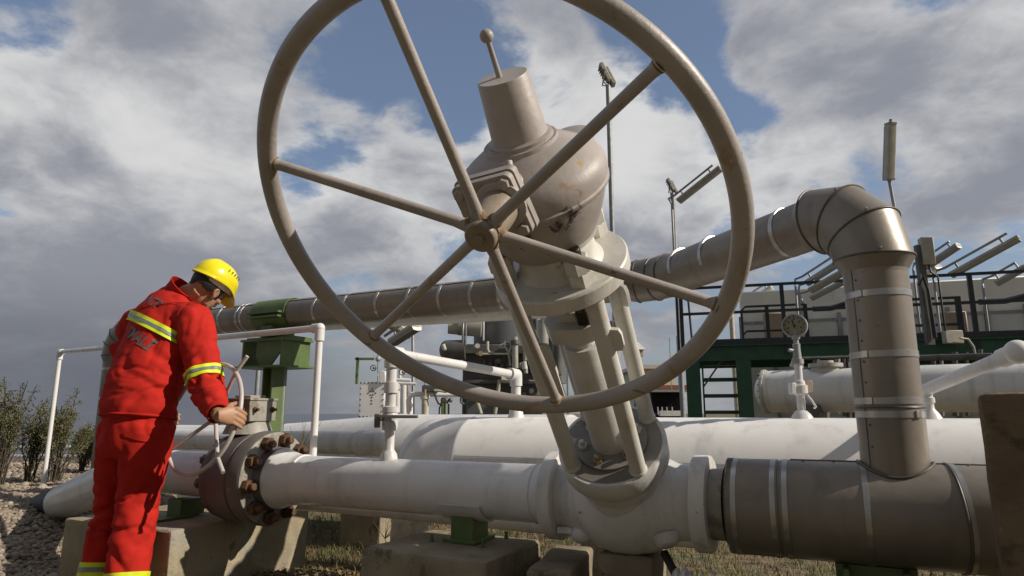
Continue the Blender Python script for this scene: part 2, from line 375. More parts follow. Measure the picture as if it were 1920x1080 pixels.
# handwheel
WC = Vector((-.0587, 1.381, 1.29)); WR = .5286
wx = Z.cross(N).normalized(); wy = N.cross(wx)
b = MB(); b.torus(WC, N, WR, .0212, 160, 24); wh = b.build('handwheel', 'taupe_smooth', gv)
for i in range(6):
    a = .556 - i*math.pi/3; d = wx*math.cos(a)+wy*math.sin(a)
    b = MB(); b.tube([WC + d*.028 + N*.004, WC + d*.07, WC + d*(WR*.6), WC + d*(WR-.012)], [.0155, .0128, .0122, .0125], 16)
    b.lathe(WC + d*(WR-.034), d, [(0, .0126), (.010, .0145), (.018, .019)], 16, None, False)
    b.cur = 1; b.lathe(WC + d*(WR-.0245), d, [(0, .0145), (.004, .0165), (.009, .0165)], 16, None, False); b.lathe(WC + d*.036, d, [(0, .0175), (.006, .017), (.012, .0145)], 16, None, False)
    b.build('spoke', ['taupe_smooth', 'weld_rust'], wh)
b = MB(); b.lathe(WC, N, [(-.115, .046), (-.06, .045), (-.02, .042), (.0, .0395), (.012, .038), (.0125, .0345), (.0165, .0345), (.020, .0365), (.032, .0355), (.035, .033), (.0352, .029)], 40)
b.hexn(WC + N*.034, N, .013, .008); b.build('hub', 'hub', wh)

# drain fittings under the valve
dv = thing('drain_valve', 'small white drain valve with long thin lever below the big valve', 'valve', PZ(1250, 1075, 0.02))
q0 = PT(.17, -.03, .43)
b = MB(); b.tube([PT(.14, -.05, .43), PT(.19, -.10, .37), PT(.18, -.12, .26), PT(.16, -.12, .0)], .0145, 14); b.build('drain_pipe', 'darkhole', dv)
b = MB(); c = PT(.21, -.10, .365); b.lathe(c, E, [(-.03, .02), (-.02, .03), (-.012, .03), (-.01, .02), (0, .02), (.002, .034), (.014, .034), (.018, .02), (.032, .026)], 18); b.build('valve_nut', 'white', dv)
b = MB(); b.tube([c + E*.035, c + E*.045 - Z*.02, c + E*.075 - Z*.075, c + E*.085 - Z*.16], .0045, 8); b.build('lever', 'white', dv)
rd = MB(); c = PT(.285, -.03, .385); rd.tube([c, c + E*.015 - Z*.01, c + E*.022 - Z*.035, c + E*.035 - Z*.105], .0045, 8)
tag(rd.build('hooked_rod', 'white'), 'short white hooked rod hanging beside the white flange above the grass', 'rod')

# ================================================================== MAIN WHITE PIPE
b = MB(); b.lathe(PT(0), E, [(-1.70, .134), (-1.692, .1405), (-1.66, .132), (-1.63, .122), (-1.60, .1155), (-1.57, .1125), (-1.565, .1145), (-1.555, .1145), (-1.55, .1095), (-.335, .1095), (-.33, .113), (-.31, .114), (-.296, .112)], 56)
for t_ in (-.352,): b.torus(PT(t_), E, .1095, .0028, 56, 8)
mp = b.build('main_pipe', 'white', None)
tag(mp, 'long grey-white pipe in front, running from bolted valve to leaning valve body', 'pipe')
# pipe continuing left of the ball valve
fp = [PT(-1.99), PT(-2.55), PT(-2.70) - Z*.004, PT(-2.84) - Z*.02]
fe = P(104, 948, 4.6); fd = (fe-fp[-1]); fp += [fp[-1] + fd*.15 - Z*.0, fp[-1] + fd*.6, fe, fe + fd*.25]
b = MB(); b.tube(fp, .112, 40)
fpo = tag(b.build('feed_pipe', 'white'), 'white pipe behind the worker, leaving the bolted valve and diving into the gravel at left', 'pipe')
dd_ = fd.normalized(); b = MB(); b.lathe(fe - dd_*.13, dd_, [(-.03, .1135), (0, .1165), (.14, .119), (.40, .119)], 32, None, False); b.build('tape_wrap', 'black', fpo)
# small pipe underneath
b = MB(); b.tube([PT(-2.75, .28, .445), PT(-1.5, .28, .442), PT(-.2, .27, .43), PT(.2, .27, .428)], .036, 20)
tag(b.build('small_pipe', 'white'), 'thin white pipe running low behind and below the main white pipe', 'pipe')

# ================================================================== INSULATED METAL PIPE RUN
ip = thing('insulated_pipe', 'dull brown metal-clad insulated pipe with steel bands rising and crossing overhead', 'insulated pipe', PT(.865, 0, 0))
b = MB(); b.lathe(PT(0), E, [(.3045, .118), (.372, .118)], 40); b.build('bare_stub', 'bvface', ip)
b = MB(); b.lathe(PT(0), E, [(.348, .112), (.352, .128), (.356, .121), (.364, .126)], 48); b.build('torn_insulation', 'darkhole', ip)
b = MB()
b.lathe(PT(0), E, [(.362, .10), (.363, .145), (.368, .152), (.385, .154), (.5235, .1535), (.525, .150), (.529, .150), (.5305, .1535), (2.4, .1535)], 80)
for k in range(120):      # crimped end ring
    a = 2*math.pi*k/120; d = G*math.cos(a)+Z*math.sin(a)
    b.box(PT(.374) + d*.1535, (.012, .0011, .0012), E, d.cross(E), d)
hdr = b.build('header_cladding', 'clad', ip)
for t in (.392, .510, .546, .772):
    b = MB(); b.lathe(PT(t), E, [(-.0085, .1540), (-.008, .1558), (.008, .1558), (.0085, .1540)], 72); b.build('band', 'band', ip)
b = MB(); b.torus(PT(1.0), (E+G*.12+Z*.04).normalized(), .1555, .004, 64, 8); b.build('seam_bead', 'clad_dark', ip)
b = MB(); b.lathe(PT(1.004), (E+G*.12+Z*.04).normalized(), [(.0, .154), (.001, .1568), (.014, .1568), (.015, .154)], 64); b.build('band', 'band', ip)
b = MB(); b.tube([PT(.56, -.004, .595+.1548), PT(1.9, -.004, .595+.1548)], .0024, 6)
for k in range(9): b.lathe(PT(.60+.09*k, -.02, .595+.1522), Z, [(0, .0035), (.003, .0035), (.004, .002)], 8); b.build('lap_seam', 'clad_dark', ip)
RX = PT(.862)
TOPZ = 1.578; RHO = .18
J2 = Vector((RX.x, RX.y, 1.532)) + Vector((-.444, .897, 0)).normalized()*1.10
H = (J2 - Vector((RX.x, RX.y, TOPZ))).normalized()
b = MB(); b.lathe(Vector((RX.x, RX.y, 0)), Z, [(.70, .0955), (TOPZ-RHO-.03, .0955)], 56)
rz = b.build('riser_cladding', 'clad', ip)
# saddle collar at the branch
b = MB(); pts = []
for k in range(61):
    a = 2*math.pi*k/60; r = .104
    dx, dy = r*math.cos(a), r*math.sin(a)          # along E, along G
    pts.append(Vector((RX.x, RX.y, 0)) + E*dx + G*dy + Z*(.595 + math.sqrt(max(0, .155**2-dy*dy)) + .002))
b.tube(pts, .0042, 8, False)
b.build('saddle_seam', 'clad_dark', ip)
sp = []
for zz in (.955, .985, 1.20, 1.345): pass
def vband(z, r=.0955, w=.010):
    bb = MB(); bb.lathe(Vector((RX.x, RX.y, z)), Z, [(-w-.0005, r+.0004), (-w, r+.0022), (w, r+.0022), (w+.0005, r+.0004)], 56)
    return bb
for z, ang in ((.897, None), (.938, -70), (1.082, None), (1.275, None)):
    bb = vband(z)
    if ang is not None or True:
        a = R(-70 if z == .897 else -150); dd = Vector((math.cos(a), math.sin(a), 0))
        bb.box(Vector((RX.x, RX.y, z)) + dd*.099, (.010, .003, .011), dd.cross(Z), dd, None, .001)
    bb.build('band', 'band', ip)
b = MB(); b.torus((RX.x, RX.y, .918), Z, .0965, .0028, 56, 8); b.build('seam_bead', 'clad_dark', ip)
sa = R(-163); dd = Vector((math.cos(sa), math.sin(sa), 0))
b = MB(); b.tube([Vector((RX.x, RX.y, .72)) + dd*.0955, Vector((RX.x, RX.y, TOPZ-RHO-.03)) + dd*.0955], .0022, 6)
de = Vector((math.cos(sa+.14), math.sin(sa+.14), 0))
for k in range(9): b.lathe(Vector((RX.x, RX.y, .80+.065*k)) + de*.0945, de, [(0, .0032), (.003, .0032), (.004, .002)], 8); b.build('lap_seam', 'clad_dark', ip)
def gored(P0, d0, d1, rho, n, r, r_end0, r_end1, name):
    """segmented elbow: from P0 going d0, turning to d1"""
    d0 = Vector(d0).normalized(); d1 = Vector(d1).normalized(); th = math.acos(max(-1, min(1, d0.dot(d1))))
    nrm = (d1 - d0*d0.dot(d1)).normalized(); cen = P0 + nrm*rho
    def at(a): return cen - nrm*(rho*math.cos(a)) + d0*(rho*math.sin(a))
    def tan(a): return d0*math.cos(a) + nrm*math.sin(a)
    axis = d0.cross(d1).normalized()
    # mitre planes at angles th*k/n ; segments straight between tangent-line intersections
    seg = 48; rings = []
    m = MB(); beads = []
    vs = []; fs = []
    for k in range(n+1):
        a = th*k/n; p = at(a); t = tan(a); x = axis; y = t.cross(x)
        sc = 1.0/math.cos(th/(2*n)) if 0 < k < n else 1.0
        for s in range(seg):
            q = 2*math.pi*s/seg
            vs.append(p + x*(math.cos(q)*r) + y*(math.sin(q)*r*sc))
        if 0 <= k <= n: beads.append([p + x*(math.cos(2*math.pi*s/40)*(r+.001)) + y*(math.sin(2*math.pi*s/40)*(r*sc+.001)) for s in range(41)])
    for k in range(n):
        for s in range(seg):
            s2 = (s+1) % seg; fs.append((k*seg+s, k*seg+s2, (k+1)*seg+s2, (k+1)*seg+s))
    m.add(vs, fs)
    m.lathe(at(0) - d0*.055, d0, [(0, r_end0), (.012, r_end0+.001), (.050, r), (.055, r)], 48, None, False)
    e = at(th); m.lathe(e, d1, [(0, r), (.005, r), (.043, r_end1+.001), (.055, r_end1)], 48, None, False)
    ob = m.build(name, 'clad', ip, 25)
    for bd in beads[:-1]:
        for k_ in (5, 16, 27, 36):
            p_ = bd[k_]; cc_ = sum(bd[:-1], Vector())/40; o_ = (p_-cc_).normalized()
            sc_ = MB(); sc_.lathe(p_ + d0*.012 + o_*.0, o_, [(-.006, .004), (.0035, .004), (.0045, .0025)], 8); sc_.build('screw', 'steel', ob)
    bb = MB()
    for bd in beads: bb.tube(bd, .0038, 8, False)
    bb.build('joint_bead', 'clad_dark', ob)
    return e + d1*.05
e1 = gored(Vector((RX.x, RX.y, TOPZ-RHO)), Z, H, RHO, 3, .119, .0955, .094, 'elbow_cladding')
D2 = Vector((-.885, .465, 0)).normalized()
th2 = math.acos(H.dot(D2)); rho2 = .30; tl = rho2*math.tan(th2/2)
s2 = J2 - H*tl
b = MB(); b.cyl(e1 - H*.01, s2 - H*.04, .094, 48); b.build('overhead_cladding', 'clad', ip)
e2 = gored(s2, H, D2, rho2, 2, .103, .094, .094, 'elbow_cladding')
FAR = P(244, 632, 5.15); FAR.z = J2.z
kk = (FAR-J2).length; FAR = J2 + D2*kk
b = MB(); b.cyl(e2 - D2*.01, FAR - D2*.22, .094, 48); b.build('overhead_cladding', 'clad', ip)
e3 = gored(FAR - D2*.22, D2, -Z, .20, 4, .108, .094, .094, 'elbow_cladding')
b = MB(); b.cyl(e3 + Z*.01, (e3.x, e3.y, 0), .094, 40); b.build('drop_cladding', 'clad', ip)
L1 = (s2-e1).length
for f in (.12, .33, .62, .88):
    b = MB(); b.lathe(e1 + H*(L1*f), H, [(-.0095, .0944), (-.009, .0962), (.009, .0962), (.0095, .0944)], 48); b.build('band', 'band', ip)
Lk = (FAR-e2).length
for px in (950, 895, 838, 780, 722, 662, 606, 548, 538, 470, 462, 430, 300):
    # band positions along the far run
    best = min((abs((lambda q: 960+FPX*q.x/((q.y*_c)+(q.z-CAMH)*_s))(e2 + D2*(Lk*k/400)) - px), k) for k in range(400))[1]
    b = MB(); b.lathe(e2 + D2*(Lk*best/400), D2, [(-.0095, .0944), (-.009, .0962), (.009, .0962), (.0095, .0944)], 40); b.build('band', 'band', ip)
b = MB(); o = D2.cross(Z)*-.062 + Z*.0725; b.tube([e2+o, FAR - D2*.3 + o], .0022, 6); b.build('lap_seam', 'clad_dark', ip)
b = MB(); b.cyl((e3.x, e3.y, 1.0), (e3.x, e3.y, 1.02), .0962, 40); b.cyl((e3.x, e3.y, 1.22), (e3.x, e3.y, 1.24), .0962, 40); b.build('band', 'band', ip)

# pale pipe running just below and behind the overhead run
b = MB(); a0 = P(500, 601, 5.3); a1 = P(1110, 562, 4.32); a1.z = a0.z
b.cyl(a0 - (a1-a0)*.02, a1, .105, 32)
tag(b.build('overhead_pipe', 'cream'), 'plain cream pipe directly below and behind the banded overhead pipe', 'pipe')

# ================================================================== BALL VALVE with small wheel
bv = thing('ball_valve', 'grey-brown bolted ball valve with rusty nuts and pale pink wheel turned by the worker', 'valve', PT(-1.8800, 0, .36))
b = MB(); b.lathe(PT(0), E, [(-2.035, .17), (-2.03, .195), (-2.025, .202), (-1.985, .202), (-1.98, .198), (-1.975, .205), (-1.965, .214), (-1.8400, .217), (-1.8350, .211), (-1.8250, .211), (-1.8200, .220), (-1.7550, .220), (-1.7470, .216)], 72); b.build('valve_body', 'bvgrey', bv)
b = MB(); b.lathe(PT(0), E, [(-1.7480, .2145), (-1.7420, .2145), (-1.7400, .209), (-1.7380, .16)], 64); b.build('flange_face', 'bvface', bv)
b = MB(); b.lathe(PT(0), E, [(-1.74, .152), (-1.735, .148), (-1.715, .144), (-1.69, .140)], 56, None, False); b.build('flange_neck', 'bvgrey', bv)
for k in range(10):
    a = 2*math.pi*(k+.20)/10; d = G*math.cos(a)+Z*math.sin(a)
    q = PT(-1.738) + d*.180
    b = MB(); b.hexn(q, E, .033, .032, d); b.lathe(q, E, [(.027, .017), (.056, .017), (.059, .014)], 16); b.build('nut', 'rust', bv)
    q = PT(-2.035) + d*.175
    b = MB(); b.hexn(q, -E, .026, .028, d); b.build('nut', 'rust', bv)
# stem box on top
bx = PT(-1.945, .0, 0); bz = .842
b = MB(); b.lathe((bx.x, bx.y, .80), Z, [(0, .12), (.05, .10), (.058, .095)], 32); b.build('stem_neck', 'bvface', bv)
b = MB(); b.box((bx.x, bx.y, .912), (.095, .085, .052), E, G, Z, .004); b.box((bx.x, bx.y, .968), (.10, .09, .006), E, G, Z, .002); b.box((bx.x, bx.y, .981), (.055, .05, .0075), E, G, Z, .003)
gbx = b.build('gear_housing', 'bvface', bv)
for s in (-.055, .055):
    b = MB(); b.hexn(Vector((bx.x, bx.y, .918)) - G*.085 + E*s, -G, .014, .012); b.lathe(Vector((bx.x, bx.y, .918)) - G*.085 + E*s, -G, [(0, .007), (.035, .007)], 10); b.build('bolt', 'rust', gbx)
    b = MB(); b.hexn(Vector((bx.x, bx.y, .918)) + E*.095 + G*s, E, .014, .012); b.lathe(Vector((bx.x, bx.y, .918)) + E*.095 + G*s, E, [(0, .007), (.03, .007)], 10); b.build('bolt', 'rust', gbx)
HN = Vector((-.50, -.80, .22)).normalized()
HC = P(381, 783, 3.17*.955); HR = .262*.955
tx = onplane(432, 712, HC, HN) - HC; tx.normalize()
b = MB(); b.torus(HC, HN, HR, .0098, 96, 14); hw = b.build('handwheel', 'pinkwheel', bv)
HB = P(404, 784, (HC - HN*.07).y)
for k, (sx_, sy_) in enumerate(((432, 712), (322, 840), (411, 866))):
    d = (onplane(sx_, sy_, HC, HN) - HC).normalized(); rp = HC + d*HR
    b = MB(); b.tube([HB + (rp-HB).normalized()*.02, HB.lerp(rp, .5), rp, rp + d*.04, rp + d*(.09 if k != 1 else .05)], .0088, 14); b.build('spoke', 'pinkwheel', hw)
b = MB(); b.lathe(HB, HN, [(-.03, .024), (.0, .028), (.018, .026), (.02, .018)], 20); b.build('hub', 'pinkwheel', hw)
b = MB(); b.cyl(HB, Vector((bx.x, bx.y, .90)) , .017, 14); b.build('wheel_shaft', 'bvgrey', bv)

# ================================================================== CONCRETE
def block(name, label, c0, le, lg, z1, m='concrete', bev=.018, e=E, g=G, z0=-.3):
    """c0 = front-right top corner (towards camera); extends -e by le and +g by lg"""
    c = Vector(c0) - e*(le/2) + g*(lg/2); c.z = (z1+z0)/2
    b = MB(); b.box(c, (le/2, lg/2, (z1-z0)/2), e, g, Z, bev, 2)
    ob = b.build(name, m); o = Vector((c.x, c.y, 0))
    bm = bmesh.new(); bm.from_mesh(ob.data)
    for _ in range(5):
        es = [ed for ed in bm.edges if ed.calc_length() > .035]
        if es: bmesh.ops.subdivide_edges(bm, edges=es, cuts=1, use_grid_fill=True)
    bmesh.ops.triangulate(bm, faces=[f for f in bm.faces if len(f.verts) > 4]); bm.normal_update()
    for v in bm.verts:
        q = v.co; chip = max(0, mnoise.noise(q*16) - .18)
        edge = min(1, (1 - abs(max(abs(n_) for n_ in (v.normal.dot(e), v.normal.dot(g), v.normal.z))))*6)
        v.co -= v.normal*(.0035*mnoise.noise(q*9) + .002*mnoise.noise(q*31) + edge*chip*.028)
    bm.to_mesh(ob.data); bm.free(); ob.data.polygons.foreach_set('use_smooth', [True]*len(ob.data.polygons)); ob.data.set_sharp_from_angle(angle=R(32))
    for v in ob.data.vertices: v.co -= o
    ob.location = o
    return tag(ob, label, 'concrete block')
cb = block('concrete_block', 'large stained concrete block under the bolted valve, behind the worker', PT(-2.00, -.34, 0), .80, .86, .385, 'concrete', .010)
b = MB(); b.box(PT(-2.42, -.16, .391), (.17, .13, .006), E, G, Z); b.box(PT(-2.35, 0, .43), (.05, .07, .04), E, G, Z)
tag(b.build('valve_base_plate', 'green'), 'green base plate lying on the large concrete block behind the worker', 'base plate')
c0 = PZ(912, 1054, .40)
ca = block('concrete_block', 'brown concrete block under the green pedestal, in the foreground', c0, .54, .46, .40, 'concrete_dark', .012)
cb2 = block('concrete_block', 'sunlit lower concrete block with notched top, right of the green pedestal', PZ(1072, 1066, .385), .16, .45, .375, 'concrete_dark', .014, Vector((.96, -.28, 0)).normalized(), Vector((.28, .96, 0)).normalized())
block('concrete_pier', 'rough brown concrete pier standing directly under the leaning valve body', PT(.10, -.06, 0), .20, .2, .41, 'concrete_dark', .01)
block('concrete_block', 'dark concrete footing beneath the metal-clad pipe at lower right', PT(1.05, -.05, 0), .48, .3, .30, 'concrete_dark', .015)
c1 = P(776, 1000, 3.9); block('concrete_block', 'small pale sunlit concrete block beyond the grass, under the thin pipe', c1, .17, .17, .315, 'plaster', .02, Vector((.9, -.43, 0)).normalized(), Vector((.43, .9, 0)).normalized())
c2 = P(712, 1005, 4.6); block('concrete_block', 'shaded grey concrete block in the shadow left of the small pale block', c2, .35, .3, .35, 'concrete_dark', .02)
# post at the right edge
pe = Vector((.83, -.56, 0)).normalized(); pg = Vector((.56, .83, 0)).normalized()
pc = P(1836, 745, 1.5); pc.z = .945
block('concrete_post', 'tall rough brown concrete post at the right edge in front of the clad pipe', pc + pe*.33, .33, .26, .945, 'post_concrete', .012, pe, pg)

# green pedestal under the main pipe
gp = thing('pipe_pedestal', 'small green steel pedestal carrying the main white pipe on concrete', 'pipe support', PT(-.655, 0, .40))
b = MB(); b.box(PT(-.655, -.01, .466), (.052, .062, .058), E, G, Z, .003); b.build('column', 'green', gp)
b = MB(); b.box(PT(-.655, -.01, .408), (.072, .085, .0075), E, G, Z, .002); b.build('base_plate', 'green', gp)
b = MB(); pr = []
for k in range(11):
    a = R(205+130*k/10); pr.append((.1105*math.cos(a), .1105*math.sin(a)))
for k in range(11):
    a = R(335-130*k/10); pr.append((.1205*math.cos(a), .1205*math.sin(a)))
b.prism(pr, PT(-.655), G, Z, .19); b.build('saddle', 'white_old', gp)
for s in (-1, 1):
    for q in (-1, 1):
        b = MB(); b.hexn(PT(-.655 + .115*s, -.01 + .10*q, .400), Z, .009, .009); b.cyl(PT(-.655 + .115*s, -.01 + .10*q, .40), PT(-.655 + .115*s, -.01 + .10*q, .428), .006, 8); b.build('anchor_bolt', 'green', gp)
# green cradle under the insulated pipe
gc = thing('pipe_cradle', 'dark green steel cradle under the metal-clad pipe at lower right', 'pipe support', PT(.78, 0, .30))
b = MB(); b.box(PT(.78, -.02, .312), (.16, .10, .010), E, G, Z, .002); b.build('base_plate', 'green', gc)
b = MB(); b.box(PT(.78, -.02, .38), (.11, .010, .062), E, G, Z); b.box(PT(.70, -.02, .38), (.008, .08, .06), E, G, Z); b.box(PT(.86, -.02, .38), (.008, .08, .06), E, G, Z); b.build('web', 'green', gc)
b = MB(); b.tube([PT(.70, -.1, .34), PT(.86, -.1, .34)], .014, 10); b.build('cross_rod', 'green', gc)
# ================================================================== VESSELS AND WHITE PIPES BEHIND
VG = .85
vs = thing('pressure_vessel', 'long fat white vessel with domed end lying behind the front pipe', 'vessel', PT(0, VG, 0))
VZ = .610
prof = [(-1.60, .004)]
for k in range(1, 13):
    a = math.pi/2*k/12; prof.append((-1.31-.285*math.cos(a), .270*math.sin(a)))
prof += [(-1.13, .270), (-1.126, .2725), (-1.108, .2725), (-1.104, .270), (3.4, .270)]
b = MB(); b.lathe(PT(0, VG, VZ), E, prof, 96); b.build('shell', 'white', vs)
for t in (-.33, 1.6):
    b = MB(); b.box(PT(t, VG, .15), (.10, .22, .21), E, G, Z, .01); b.build('saddle', 'concrete_dark', vs)

# bypass line: valved standpipe, crossing and drop
def tpx(px, g, z):
    return min((abs((lambda q: 960+FPX*q.x/((q.y*_c)+(q.z-CAMH)*_s))(PT(-3+k*.005, g, z)) - px), -3+k*.005) for k in range(1100))[1]
ts = tpx(728, 0, .70); s0 = PT(ts, 0, .70)
by = thing('bypass_line', 'thin white bypass line with small lever valve standing on the front pipe', 'pipe', PT(ts, 0, .70))
b = MB(); b.lathe(s0, Z, [(-0.0040, .040), (0.0240, .036), (0.0360, .028), (0.0440, .0225), (0.1280, .0225)], 28); b.build('standpipe', 'white_old', by)
b = MB(); b.lathe(s0, Z, [(0.1240, .0225), (0.1280, .032), (0.1480, .036), (0.1680, .036), (0.1720, .026), (0.2000, .026), (0.2040, .036), (0.2280, .036), (0.2320, .026)], 28)
b.sphere(s0 + Z*.186, .036, 20, 12); vb = b.build('lever_valve', 'white_old', by)
b = MB(); b.box(s0 + Z*.186 + Vector((.045, -.05, 0)), (.085, .014, .007), (1, .05, 0), (0, 1, 0), None, .003); b.build('lever', 'bvgrey', vb)
b = MB(); b.cyl(s0 + Z*.186, s0 + Z*.186 + Vector((-.05, -.03, -.01)), .012, 10); b.box(s0 + Z*.168 + Vector((-.05, -.03, 0)), (.012, .012, .03), bev=.003); b.build('packing_nut', 'bvgrey', vb)
b = MB(); b.lathe(s0, Z, [(0.2240, .0235), (0.2880, .0235), (0.2896, .032), (0.3360, .032), (0.3376, .0235), (0.4000, .0235), (0.4024, .034), (0.4360, .034), (0.4384, .026), (0.4560, .026)], 28); b.build('standpipe', 'white_old', by)
tv = tpx(968, VG, .88); v0 = PT(tv, VG, .878)
pA = s0 + Z*.468; pB = Vector((v0.x, v0.y, 0)); pB.z = P(968, 703, v0.y).z
b = MB(); b.sphere(pA - Z*.005, .033, 18, 12); b.tube([pA, pA + (pB-pA).normalized()*.05], .033, 18)
b.cyl(pA, pB, .0225, 24); b.sphere(pB, .034, 18, 12); b.tube([pB, pB - (pB-pA).normalized()*.055], .034, 18); b.tube([pB, pB - Z*.06], .034, 18); b.build('crossover_pipe', 'white', by)
b = MB(); b.lathe(pB, -Z, [(.05, .0265), (pB.z-v0.z-.06, .0265), (pB.z-v0.z-.045, .036), (pB.z-v0.z-.015, .04), (pB.z-v0.z+.02, .055)], 24); b.build('drop_pipe', 'white', by)

# gauge standpipe on the vessel
tg = tpx(1503, VG, .88); g0 = PT(tg, VG, .878)
ga = thing('pressure_gauge', 'round pressure gauge on a thin white standpipe above the fat vessel', 'gauge', g0)
b = MB(); b.lathe(g0, Z, [(-0.0071, .052), (0.0142, .040), (0.0319, .026), (0.0355, .018), (0.0994, .018), (0.1029, .026), (0.1100, .030)], 24); b.build('standpipe', 'white', ga)
b = MB(); b.lathe(g0, Z, [(0.1079, .030), (0.1108, .033), (0.1455, .033), (0.1491, .026), (0.1668, .022), (0.1704, .0165), (0.2449, .0165)], 24)
b.box(g0 + Z*0.1313 + Vector((-.038, -.01, 0)), (.012, .018, .026), bev=.004); gvv = b.build('block_valve', 'white', ga)
b = MB(); b.box(g0 + Z*0.1313 + Vector((.045, .01, .01)), (.014, .012, .026), bev=.002); b.build('tag_plate', 'tan', gvv)
b = MB(); b.tube([g0 + Z*0.1029 + Vector((.022, -.02, 0)), g0 + Z*0.0781 + Vector((.04, -.022, 0)), g0 + Z*0.0497 + Vector((.055, -.024, 0)), g0 + Z*0.0440 + Vector((.046, -.024, 0))], .005, 8); b.build('lever', 'white', gvv)
b = MB(); b.lathe(g0, Z, [(0.2414, .0165), (0.2428, .026), (0.2641, .026), (0.2655, .019), (0.3124, .016), (0.3337, .017), (0.3372, .012), (0.3550, .012), (0.3564, .018), (0.3727, .018), (0.3742, .009), (0.3976, .009)], 20)
b.cyl(g0 + Z*0.3017, g0 + Z*0.3053 + Vector((-.04, -.01, 0)), .008, 10); b.build('needle_valve', 'steel', ga)
gcen = g0 + Z*0.4175; gn = (EYE - gcen); gn.z = 0; gn = (gn.normalized() + Vector((-.22, 0, -.06))).normalized()
gx = Z.cross(gn).normalized(); gy = gn.cross(gx)
b = MB(); b.lathe(gcen, gn, [(-.028, .046), (-.024, .053), (.004, .053), (.006, .0555), (.014, .0555), (.016, .053), (.0165, .048), (.008, .0475)], 48, None, False); b.lathe(gcen, gn, [(-.028, .046), (-.0275, .044)], 48)
gcs = b.build('gauge_case', 'steel', ga)
b = MB(); b.lathe(gcen, gn, [(.006, .0478), (.0075, .0478)], 48); b.build('dial', 'dial', gcs)
b = MB()
for k in range(11):
    a = R(225 - 27*k); d = gx*math.cos(a) + gy*math.sin(a)
    b.box(gcen + gn*.0082 + d*.041, (.0045, .0011 if k % 2 else .0018, .0005), d, gn.cross(d), gn)
b.box(gcen + gn*.0086 + (gy*.008 - gx*.004), (.019, .0022, .0006), (gy - gx*.25).normalized(), gn.cross((gy - gx*.25).normalized()), gn)
b.lathe(gcen, gn, [(.008, .005), (.0115, .005)], 16)
for k in (1, 3, 5, 7, 9):
    a = R(225 - 27*k); d = gx*math.cos(a) + gy*math.sin(a); b.box(gcen + gn*.0082 + d*.029, (.003, .004, .0004), gx, gy, gn)
b.build('dial_markings', 'ink', gcs)

# white branch pipe on the right, from the vessel towards the camera
tb = tpx(1745, VG, .88); w0 = PT(tb, VG, .878)
wb = thing('branch_pipe', 'white branch pipe rising to the right edge beside the clad riser', 'pipe', w0)
p1 = w0 + Z*.12; p2 = P(1908, 660, 2.35)
b = MB(); b.lathe(w0, Z, [(-.01, .05), (.02, .035), (.04, .02), (.06, .018), (.065, .024), (.085, .024), (.09, .018), (.12, .018)], 20); b.build('standpipe', 'white', wb)
b = MB(); b.sphere(p1, .026); b.cyl(p1, p2, .0255, 24); b.build('inclined_pipe', 'white', wb)
b = MB(); b.sphere(p2, .043, 28, 18); b.cyl(p2, p2 + Vector((.3, -.02, .02)), .036, 24); b.cyl(p2 - (p2-p1).normalized()*.07, p2, .034, 24); b.build('elbow', 'white', wb)

# second vessel at right rear
q0 = P(1450, 734, 7.3); q1 = P(1880, 735, 6.1)
dv2 = (q1-q0); dv2.z = 0; dv2.normalize()
r2 = .225
v2 = thing('pressure_vessel', 'white vessel with bolted end cap behind the gauge, under the dark green platform', 'vessel', (q0.x, q0.y, 0))
prof = [(-.20, .004)] + [(-.17*math.cos(math.pi/2*k/10)-.02, r2*math.sin(math.pi/2*k/10)) for k in range(1, 11)] + [(2.35, r2), (2.36, r2+.012), (2.40, r2+.012), (2.41, r2), (4.5, r2)]
b = MB(); b.lathe(q0, dv2, prof, 64); b.build('shell', 'white', v2)
b = MB(); b.lathe(q0 - dv2*.09, dv2, [(.0, r2*.85), (.003, r2+.016), (.028, r2+.016), (.031, r2*.9)], 48)
for k in range(20):
    a = 2*math.pi*k/20; x, y, _ = frame(dv2); b.hexn(q0 - dv2*.105 + (x*math.cos(a)+y*math.sin(a))*(r2+.004), dv2, .011, .05)
b.build('end_flange', 'flange_grey', v2)
b = MB(); nz = q0 + dv2*.55 + Z*r2
b.cyl(nz - Z*.05, nz + Z*.035, .15, 20); b.cyl(nz + Z*.015, nz + Z*.055, .17, 20); b.cyl(nz + Z*.055, nz + Z*.085, .08, 16); b.torus(nz + Z*.05 - dv2*.24, dv2, .035, .012, 16, 8); b.cyl(nz + Z*.03 - dv2*.33, nz + Z*.12 - dv2*.29, .035, 12); b.cyl(nz + Z*.0 + dv2*.25, nz + Z*.06 + dv2*.25, .03, 10); b.build('relief_valve', 'flange_grey', v2)
for s_ in (.4, 3.2):
    b = MB(); b.box(q0 + dv2*s_ - Z*.45, (.1, .25, .3), dv2, dv2.cross(Z), Z); b.build('saddle', 'machine', v2)

